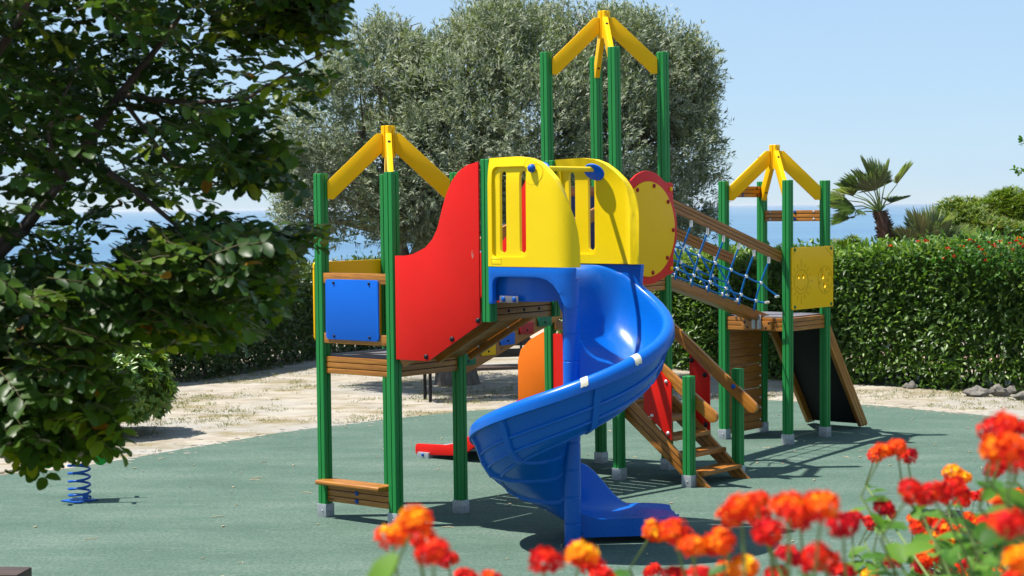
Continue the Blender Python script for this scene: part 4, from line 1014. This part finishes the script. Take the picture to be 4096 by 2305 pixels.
for k, (c, r) in enumerate(lob):
    s_ = min(((f2[0], 0), (f2[1], 1)), key=lambda q: (q[0]-c).length)[0]; m_ = s_.lerp(c, .5)+Vector((random.uniform(-.2, .2), random.uniform(-.2, .2), .1))
    mb.tube([s_, m_, c], [.08, .05, .02], 6)
    for q in range(9):
        e = c+Vector(tuple(rdir(1)[0]))*r*.85; mb.tube([m_.lerp(c, .6), c.lerp(e, .5)+Vector((0, 0, .05)), e], [.022, .014, .005], 4)
mb.build('trunk', MAT['bark'], ot, 0, 60)
Pq, Tq, tq = [], [], []
for k, (c, r) in enumerate(lob+small):
    n = int((1150 if r > .44 else 1500)*r*r); d = rdir(n); lm = np.array([noise.noise(tuple(x*2.0+k*3.1)) for x in d])+.6*np.array([noise.noise(tuple(x*5.0+k)) for x in d])
    rr = (1+.42*lm)*(1-np.abs(rng.normal(size=n))*.10); c_ = np.array(c); P = c_+d*(r*rr)[:, None]*np.array([1, 1, .95])
    Pq.append(P); Tq.append(unit(d+np.array([0, 0, .55])+rdir(n)*.45)); tq.append(.42+.2*lm+rng.normal(size=n)*.13+random.uniform(-.1, .12))
P = np.concatenate(Pq); T = np.concatenate(Tq); tn = np.concatenate(tq)
low = np.array((at(1000, 595, 27)-O0))[2]; kp = P[:, 2] > low-.12*rng.random(len(P)); P, T, tn = P[kp], T[kp], tn[kp]
CT = [(650, 420), (740, 260), (800, 180), (870, 120), (900, 60), (960, 12), (1030, 62), (1090, 86), (1130, 74), (1165, 14), (1250, -14), (1330, 8), (1410, -4), (1470, 22), (1540, 10), (1600, 30), (1660, 34), (1710, 76), (1750, 84), (1790, 135), (1830, 180), (1900, 300)]   # ragged top of the crown
ctx = [(x-1288)/4583*27.5-O0.x for x, y in CT]; ctz = [2.7+(525-y)/4583*27.5 for x, y in CT]
cav = np.array([noise.noise((a*1.15, b*1.15+4, c*1.3)) for a, b, c in P]) > -.31-.10*rng.random(len(P))
kp = cav & (P[:, 2] < np.interp(P[:, 0], ctx, ctz)-np.abs(rng.normal(size=len(P)))*.10-.14) & (P[:, 0] < (1812-1288)/4583*27.5-O0.x-np.abs(rng.normal(size=len(P)))*.12); P, T, tn = P[kp], T[kp], tn[kp]
b, D, Nn, idx = sprigs(P, T, 11, .27, .50, .05)
leaves('crown', b, D, Nn, rng.uniform(.065, .11, len(b)), rng.uniform(.015, .024, len(b)), T_DIA, MAT['olive'], ot, np.clip(tn[idx]+rng.normal(size=len(b))*.12, 0, .8)+(rng.random(len(b)) < .006)*.5)

# ================================================================== CAROB TREE close on the left
ct = empty('carob_tree', (-4.2, 7.4, 0)); tag(ct, 'leafy dark green tree close to the camera filling the left side', 'tree'); C0 = Vector(ct.location)
mb = MB(); KD = 1.32; W_ = lambda x, y, Y: at(x, y, Y*KD)-C0
limbs = [([Vector((0, 0, 0)), Vector((.1, .0, .8)), W_(-260, 700, 5.5), W_(-60, 690, 5.4), W_(40, 560, 5.4)], [.13, .11, .09, .06, .05]),
         ([W_(-60, 690, 5.4), W_(60, 575, 5.4), W_(200, 390, 5.4), W_(300, 240, 5.4), W_(420, 90, 5.5), W_(520, -60, 5.6)], [.05, .042, .034, .026, .018, .01]),
         ([W_(-300, 420, 5.2), W_(-60, 200, 4.9), W_(40, 70, 4.8), W_(90, -40, 4.8)], [.035, .03, .024, .02]),
         ([W_(-260, 700, 5.5), W_(-100, 880, 5.2), W_(120, 930, 5.1), W_(300, 870, 5.1), W_(480, 770, 5.1), W_(640, 680, 5.2)], [.035, .026, .018, .012, .007, .003]),
         ([W_(200, 390, 5.4), W_(330, 470, 5.2), W_(470, 590, 5.1), W_(620, 640, 5.1), W_(790, 580, 5.2)], [.022, .018, .013, .008, .003]),
         ([W_(300, 240, 5.4), W_(470, 260, 5.3), W_(620, 250, 5.2), W_(760, 160, 5.2), W_(905, 95, 5.2)], [.02, .015, .011, .007, .002]),
         ([W_(-100, 880, 5.2), W_(60, 1010, 5.0), W_(230, 1040, 5.0), W_(330, 1000, 5.0)], [.025, .02, .012, .004]),
         ([W_(120, 930, 5.1), W_(150, 1050, 5.0), W_(120, 1170, 5.0)], [.016, .01, .004]),
         ([W_(300, 240, 5.4), W_(420, 400, 5.3), W_(560, 470, 5.2), W_(700, 460, 5.2)], [.016, .012, .008, .003]),
         ([W_(60, 575, 5.4), W_(150, 470, 5.0), W_(120, 330, 4.9), W_(200, 160, 4.9)], [.02, .016, .012, .005])]
for p, r in limbs: mb.tube(p, [q*.62 for q in r], 8)
mb.build('trunk', MAT['barkd'], ct, 0, 60)
# leafy regions: polygon seen from the playground side, each filled through its own depth
REG = [([(-500, -450), (830, -450), (800, 40), (750, 100), (700, 280), (650, 310), (640, 400), (600, 450), (540, 460), (480, 500), (300, 500), (230, 620), (190, 690), (-500, 720)], 4.5, 6.5, 1900),
       ([(-500, 690), (190, 690), (260, 700), (420, 590), (520, 560), (650, 560), (720, 620), (720, 730), (630, 830), (430, 850), (330, 800), (260, 880), (270, 960), (250, 1000), (180, 1060), (110, 1060), (80, 1100), (-500, 1140)], 4.4, 6.0, 1550),
       ([(640, 560), (800, 545), (830, 590), (650, 620)], 5.0, 5.4, 14), ([(800, 60), (905, 85), (900, 105), (790, 150)], 5.1, 5.4, 5), ([(760, 120), (800, 110), (830, 250), (760, 290)], 5.0, 5.5, 10), ([(700, 330), (740, 350), (740, 480), (690, 440)], 5.0, 5.4, 7),
       ([(60, 1100), (130, 1110), (100, 1190), (70, 1180)], 4.9, 5.2, 6),
       ([(370, 575), (560, 560), (745, 600), (735, 740), (640, 830), (440, 855), (330, 790)], 4.8, 5.6, 150), ([(40, 950), (290, 920), (330, 1010), (280, 1085), (150, 1110), (60, 1150)], 4.6, 5.4, 120), ([(60, 1075), (240, 1050), (290, 1110), (160, 1150)], 4.6, 5.2, 34),
       ([(600, -60), (860, -60), (850, 60), (790, 110), (720, 200), (660, 300), (700, 420), (600, 470), (560, 200)], 4.9, 5.7, 190)]
BP, BT, BL = [], [], []
for poly, y0, y1, n in REG:
    xs_ = [p[0] for p in poly]; ys_ = [p[1] for p in poly]; c = 0
    while c < n:
        x, y = random.uniform(min(xs_), max(xs_)), random.uniform(min(ys_), max(ys_))
        if not inside((x, y), poly): continue
        Y = random.uniform(y0, y1)*KD; p = at(x, y, Y)
        if n > 100 and noise.noise(Vector((p.x*2.3+3, p.z*2.3+1, p.y*.7))) > .19: continue
        c += 1; out = Vector((.8, random.uniform(-.8, .5), random.uniform(-.6, .5))); L = random.uniform(.13, .21); out.normalize(); BP.append(p-C0-out*L*.75); BT.append(out); BL.append(L)
P_, D_, N_, L_, W2, t_ = [], [], [], [], [], []; tw = MB()
for p, t, L in zip(BP, BT, BL):
    side = t.cross(Vector((random.uniform(-.5, .5), random.uniform(-.6, .2), 1))).normalized(); nrm = side.cross(t).normalized()
    k = random.choice((4, 4, 5, 5)); e = p+t*L-Vector((0, 0, L*.22)); base = random.gauss(.24, .15); backlit_young = random.random() < (.05 if (p+C0).x/(p+C0).y < -.16 else .26)  # young leaves, commoner on the right edge to paint backlight into the tint
    pts = [p, p.lerp(e, .5)+Vector((0, 0, .012)), e]; tw.tube(pts, [.0020, .0016, .001], 4)
    for i in range(k):
        f = (i+.7)/k; q = p.lerp(e, f); s_ = random.uniform(.057, .082)*(1.0-.18*abs(f-.6))
        for sg in (-1, 1):
            d = (side*sg*.95+t*.42+Vector((random.gauss(0, .16), random.gauss(0, .16), random.gauss(-.12, .16)))).normalized()
            P_.append(q); D_.append(d); N_.append((nrm+Vector((random.gauss(0, .35), random.gauss(0, .35), random.gauss(.35, .3)))).normalized()); L_.append(s_); W2.append(s_*random.uniform(.44, .64))
            t_.append(min(1, max(0, (random.gauss(.66, .07) if backlit_young else base+random.gauss(0, .06)) if random.random() > .008 else .98)))
leaves('crown', np.array(P_), np.array(D_), np.array(N_), np.array(L_), np.array(W2), T_OVAL, MAT['carob'], ct, np.array(t_))
tw.build('twig', MAT['twigg'], ct, 0, 60)

# leafy tip of another tree at the right edge
rt_ = empty('leafy_branch', at(2700, 380, 14)); tag(rt_, 'tip of a small leaved branch poking in at the right edge against the sky', 'branch'); Q0 = Vector(rt_.location)
mb = MB(); P_, D_ = [], []
for e, s0 in (((2562, 365), (2700, 330)), ((2558, 432), (2700, 420)), ((2572, 352), (2690, 400)), ((2550, 425), (2660, 470))):
    a_, b_ = at(*s0, 14)-Q0, at(*e, 14)-Q0; mb.tube([a_, a_.lerp(b_, .5)+Vector((0, 0, .02)), b_], [.006, .004, .0015], 5)
    for k in range(26):
        f = random.random(); P_.append(a_.lerp(b_, f)); D_.append((b_-a_).normalized()*.5+Vector(tuple(rdir(1)[0]))*.8)
mb.tube([at(2900, 420, 14)-Q0, at(2700, 380, 14)-Q0, at(2640, 400, 14)-Q0], [.02, .012, .008], 6); mb.build('twig', MAT['twigr'], rt_)
leaves('foliage', np.array(P_), np.array(D_), rdir(len(P_))+[0, 0, .5], rng.uniform(.03, .05, len(P_)), .02, T_OVAL, MAT['lleaf'], rt_, .35+rng.random(len(P_))*.4)

# ================================================================== SPRING RIDERS, BENCHES, BIN
def spring_rider(loc, rz, label, col='lgreen'):
    r = empty('spring_rider', loc, rz); tag(r, label, 'spring rider', 'spring riders on the playground')
    mb = MB(); mb.box((0, 0, .009), (.24, .24, .012), Matrix.Rotation(R(45), 3, 'Z')); mb.build('base_plate', MAT['coil'], r, .003)
    pts = []; T_ = 6.3
    for k in range(int(T_*20)+1):
        a_ = k/20*2*math.pi; t = k/(T_*20); z = .035+.40*smooth(t)*.35+.40*t*.65; pts.append((.098*math.cos(a_), .098*math.sin(a_), z))
    mb = MB(); mb.tube(pts, .0115, 8); mb.build('spring', MAT['coil'], r, 0, 60)
    for z in (.05, .43):
        mb = MB(); mb.box((.06, -.06, z), (.05, .06, .05)); mb.build('clamp', MAT['coil'], r, .006)
    mb = MB(); mb.box((0, 0, .462), (.26, .24, .02)); mb.build('top_plate', MAT['coil'], r, .004)
    side = [(-.36, .34), (-.30, .31), (-.24, .36), (-.20, .45), (-.05, .49), (.12, .46), (.18, .36), (.25, .33), (.31, .37), (.32, .46), (.26, .58), (.20, .66), (.30, .78), (.27, .86), (.16, .88), (.06, .78), (-.02, .66), (-.16, .64), (-.28, .72), (-.38, .66), (-.42, .50)]
    sm = [(p.x*.86, .46+(p.y-.46)*.86) for p in spline(side, 4)]
    for y in (-.13, .13):
        mb = MB(); slab(mb, sm, [], -.009, .009, ((0, y, 0), (1, 0, 0), (0, 0, 1), (0, 1, 0))); mb.build('side_board', MAT[col], r, .003)
    mb = MB(); slab(mb, rrect(-.16, -.12, .05, .12, .03), [], 0, .02, ((0, 0, .66), (1, 0, 0), (0, 1, 0), (0, 0, 1))); mb.build('seat', MAT['yellow'], r, .004)
    for x, z, nm in ((-.25, .40, 'foot_peg'), (.15, .78, 'handle')):
        for s_ in (-1, 1):
            mb = MB(); mb.lathe((x, s_*.139, z), (0, s_, 0), [(.03, 0), (.03, .012), (.018, .018), (.018, .085), (.026, .09), (.026, .105), (.015, .112)], 16); mb.build(nm, MAT['white'], r, 0, 40)
    return r
spring_rider((-4.04, 16.84, .004), R(8), 'green spring rider on a blue coil half hidden by the leaves at left')
spring_rider((1.80, 25.6, .0), R(-40), 'second spring rider with green and yellow boards seen behind the steps')

b = empty('park_bench', (-1.05, 25.5, 0), R(14)); tag(b, 'dark wooden bench on thin black legs behind the tower with the blue board', 'bench')
for x, y in ((-.17, -.28), (-.17, .1), (1.25, -.28), (1.25, .1)):
    mb = MB(); mb.tube([(x, y, 0), (x, y, .42)], .024, 10); mb.build('leg', MAT['black'], b, 0, 50)
mb = MB()
for k in range(4): mb.box((.54, -.32+.13*k, .445), (1.7, .115, .04))
mb.build('seat', MAT['wooddark'], b, .005)
mb = MB(); mb.box((.54, .16, .62), (1.7, .035, .12)); mb.box((.54, .19, .78), (1.7, .035, .12)); mb.build('backrest', MAT['wooddark'], b, .005)
mb = MB(); mb.bar((-.17, .12, .40), (-.17, .20, .86), .03, .03, (1, 0, 0)); mb.bar((1.25, .12, .40), (1.25, .20, .86), .03, .03, (1, 0, 0)); mb.build('back_post', MAT['black'], b, .003)

b = empty('timber_bench', (-3.95, 11.45, 0), R(-6)); tag(b, 'weathered brown timber bench whose end shows in the bottom left corner', 'bench')
mb = MB(); mb.box((0, 0, .40), (1.75, .26, .09)); mb.build('seat', MAT['wooddark'], b, .012)
for x in (-.6, .6):
    mb = MB(); mb.box((x, 0, .175), (.10, .22, .35)); mb.build('leg', MAT['wooddark'], b, .008)

b = empty('litter_bin', (2.33, 9.55, 0)); tag(b, 'litter bin with a shiny black plastic liner behind the flowers at lower right', 'litter bin')
mb = MB(); mb.lathe((0, 0, 0), (0, 0, 1), [(.15, .02), (.16, .05), (.175, .80), (.178, .84)], 24); mb.build('bin_body', MAT['wooddark'], b, 0, 40)
bm = bmesh.new(); n_ = 56; rows = [(.172, .52), (.19, .60), (.198, .70), (.20, .80), (.205, .90), (.202, .98), (.192, 1.03), (.17, 1.045), (.15, 1.02), (.145, .9), (.13, .6)]; vv = []
for j, (r, z) in enumerate(rows):
    vv.append([])
    for k in range(n_):
        a_ = 2*math.pi*k/n_; q = 1+.07*noise.noise((math.cos(a_)*2.5, math.sin(a_)*2.5, z*5))+.05*noise.noise((math.cos(a_)*7, math.sin(a_)*7, z*6)); vv[-1].append(bm.verts.new((r*q*math.cos(a_), r*q*math.sin(a_), z+.03*noise.noise((math.cos(a_)*3, math.sin(a_)*3, 4)))))
for j in range(len(rows)-1):
    for k in range(n_): bm.faces.new((vv[j][k], vv[j][(k+1) % n_], vv[j+1][(k+1) % n_], vv[j+1][k]))
me = bpy.data.meshes.new('bin_liner'); bm.to_mesh(me); bm.free(); me.materials.append(MAT['liner'])
for p in me.polygons: p.use_smooth = True
o = bpy.data.objects.new('bin_liner', me); o.parent = b; COL.objects.link(o)

# ================================================================== LANTANA in front
# heads: (x, y, width in the photo, inner tint, outer tint); distance follows from a real head about 38 mm wide
def lantana(root_x, root_y, label, heads, nleaf, seed, rad=.0185, extra=()):
    random.seed(seed); base = Vector((root_x, root_y, gh(root_x, root_y))); r = empty('lantana_plant', base); tag(r, label, 'flowering plant', 'lantana plants flowering in the foreground')
    st_ = MB(); LP, LD, LN, LL, LT = [], [], [], [], []
    for k, (dx, dy, wd, c0, c1) in enumerate(heads):
        Y = 2*rad*4583/wd*1.12; p = at(dx, dy, Y)-base; rr = rad*random.uniform(.94, 1.06)
        tl = Vector((random.gauss(0, .35), random.gauss(-.35, .25), 1)).normalized()
        head(r, p-tl*rr*.35, rr*.98, c0, c1, 34, tl, seed*100+k)
        # stem down to the plant's own foot, with a kink
        foot = Vector((random.uniform(-.12, .12)+p.x*.35, random.uniform(-.12, .12)+p.y*.35, 0))
        a_ = p-tl*rr*.5; m1 = a_-tl*.07+Vector((random.gauss(0, .01), random.gauss(0, .01), -.02)); m2 = foot.lerp(m1, .62)+Vector((random.gauss(0, .03), random.gauss(0, .03), .04))
        st_.tube([foot, m2, m1, a_], [.0045, .0034, .0022, .0016], 6)
        for j in range(nleaf):
            f = random.random()**1.2; q = m1.lerp(m2, f*.30+.01)
            an = random.random()*6.28; d = Vector((math.cos(an), math.sin(an), random.uniform(-.55, .25))).normalized()
            LP.append(q); LD.append(d); LN.append(Vector((random.gauss(0, .3), random.gauss(-.15, .3), 1)).normalized()); LL.append(random.uniform(.034, .072)*(1 if f > .15 else .7)); LT.append(random.gauss(.45, .2))
    for (dx, dy, Y, L, d, t) in extra:
        LP.append(at(dx, dy, Y)-base); LD.append(Vector(d).normalized()); LN.append(Vector((0, -.4, 1)).normalized()); LL.append(L); LT.append(t)
    st_.build('stem', MAT['twig'], r, 0, 60)
    L = np.array(LL); leaves('foliage', np.array(LP), np.array(LD), np.array(LN), L, L*.62, T_OVAL, MAT['lleaf'], r, np.array(LT)); return r
RD, OR, YO, CR, OY = (.34, .26), (.66, .36), (1.0, .52), (.16, .08), (.90, .46)
lantana(-.15, 1.9, 'blurred sprig of orange and red blossoms alone at bottom centre left', [(1050, 1300, 88, *OY), (985, 1338, 84, *OY), (1020, 1310, 80, .8, .6), (1085, 1378, 96, *RD), (1062, 1342, 84, .45, .3), (1125, 1400, 66, *RD), (1180, 1452, 74, *RD), (1240, 1455, 70, *RD)], 3, 1,
        extra=[(1000, 1390, 1.9, .05, (-.5, -.2, -.7), .8)])
lantana(.15, 2.0, 'pair of single blossoms, one red and one yellow topped, below the slide', [(1375, 1400, 84, *RD), (1463, 1386, 82, *YO), (1490, 1412, 62, .42, .35), (1520, 1440, 72, *RD), (1590, 1470, 60, *RD)], 7, 2)
lantana(.75, 2.0, 'dense row of big blurred orange and red blossoms right of the slide foot', [(1690, 1325, 78, *OR), (1650, 1332, 66, *OY), (1715, 1345, 60, *RD), (1745, 1365, 84, *OY), (1805, 1355, 84, .66, .34), (1860, 1265, 92, .62, .36), (1838, 1290, 74, *OY), (1895, 1255, 76, .62, .45), (1905, 1285, 66, *RD), (1985, 1262, 96, .74, .36), (2068, 1262, 96, .80, .38), (2010, 1290, 80, .5, .36), (2120, 1312, 82, *CR), (2140, 1300, 60, *CR), (1932, 1330, 84, *RD), (1870, 1420, 84, *YO), (1830, 1432, 60, *OY), (2040, 1395, 90, *RD), (2080, 1400, 80, .42, .3), (1990, 1390, 74, *CR), (1950, 1440, 66, *RD), (1770, 1440, 70, *RD), (1700, 1440, 66, *RD), (2120, 1430, 66, *CR), (1640, 1430, 50, *RD)], 10, 3)
lantana(1.25, 2.3, 'upright stem with red and yellow blossoms between the litter bin and the blurred row', [(2225, 1128, 56, *OR), (2255, 1118, 56, .6, .45), (2280, 1140, 50, *CR), (2205, 1140, 44, .56, .4), (2298, 1228, 76, *RD), (2335, 1236, 72, .36, .24), (2395, 1220, 66, *RD), (2425, 1230, 60, *RD), (2370, 1238, 60, *RD), (2398, 1185, 50, *YO), (2428, 1196, 44, *YO), (2226, 1270, 56, *CR), (2240, 1285, 44, *CR), (2193, 1314, 44, .28, .2), (2246, 1406, 52, *CR), (2185, 1442, 48, *YO), (2420, 1255, 46, *RD)], 6, 4)
lantana(1.9, 2.3, 'tall clump of blossoms against the right edge of the photo', [(2500, 1075, 74, *RD), (2540, 1060, 84, .40, .3), (2565, 1070, 60, *RD), (2505, 1120, 84, .72, .5), (2545, 1112, 90, .60, .42), (2520, 1150, 64, *CR), (2560, 1145, 80, .26, .16), (2500, 1175, 56, *CR), (2515, 1255, 66, .72, .5), (2540, 1305, 104, .42, .30), (2500, 1310, 70, .34, .24), (2572, 1395, 100, .92, .6), (2560, 1440, 90, .4, .3), (2570, 1275, 60, *RD), (2455, 1245, 40, *RD), (2475, 1240, 36, *OR)], 6, 5)
hs = []
random.seed(21)
for k in range(58):
    x = random.uniform(2300, 2575); y = random.uniform(1290, 1450); hs.append((x, y, random.uniform(30, 46), *random.choice((RD, RD, CR, OR, OY, YO, (.5, .4)))))
for x, y, c in ((2360, 1352, YO), (2378, 1356, YO), (2398, 1358, YO), (2430, 1320, OR), (2410, 1335, RD), (2480, 1345, OR), (2455, 1365, RD), (2440, 1300, OR), (2560, 1240, OR)): hs.append((x, y, 40, *c))
lantana(1.9, 3.4, 'mass of smaller red and orange blossoms filling the bottom right corner', hs, 3, 6)

# ================================================================== thin sea haze
m = bpy.data.materials.new('haze'); m.use_nodes = True; n = m.node_tree; n.nodes.remove(n.nodes['Principled BSDF'])
v = n.nodes.new('ShaderNodeVolumePrincipled'); v.inputs['Color'].default_value = (.93, .96, 1, 1); v.inputs['Density'].default_value = 6e-5; v.inputs['Anisotropy'].default_value = .3
n.links.new(v.outputs[0], n.nodes['Material Output'].inputs['Volume'])
mb = MB(); mb.box((0, 32000, -4), (90000, 64400, 20)); tag(mb.build('haze', m), 'thin bluish haze lying over the sea', 'haze', kind='stuff')
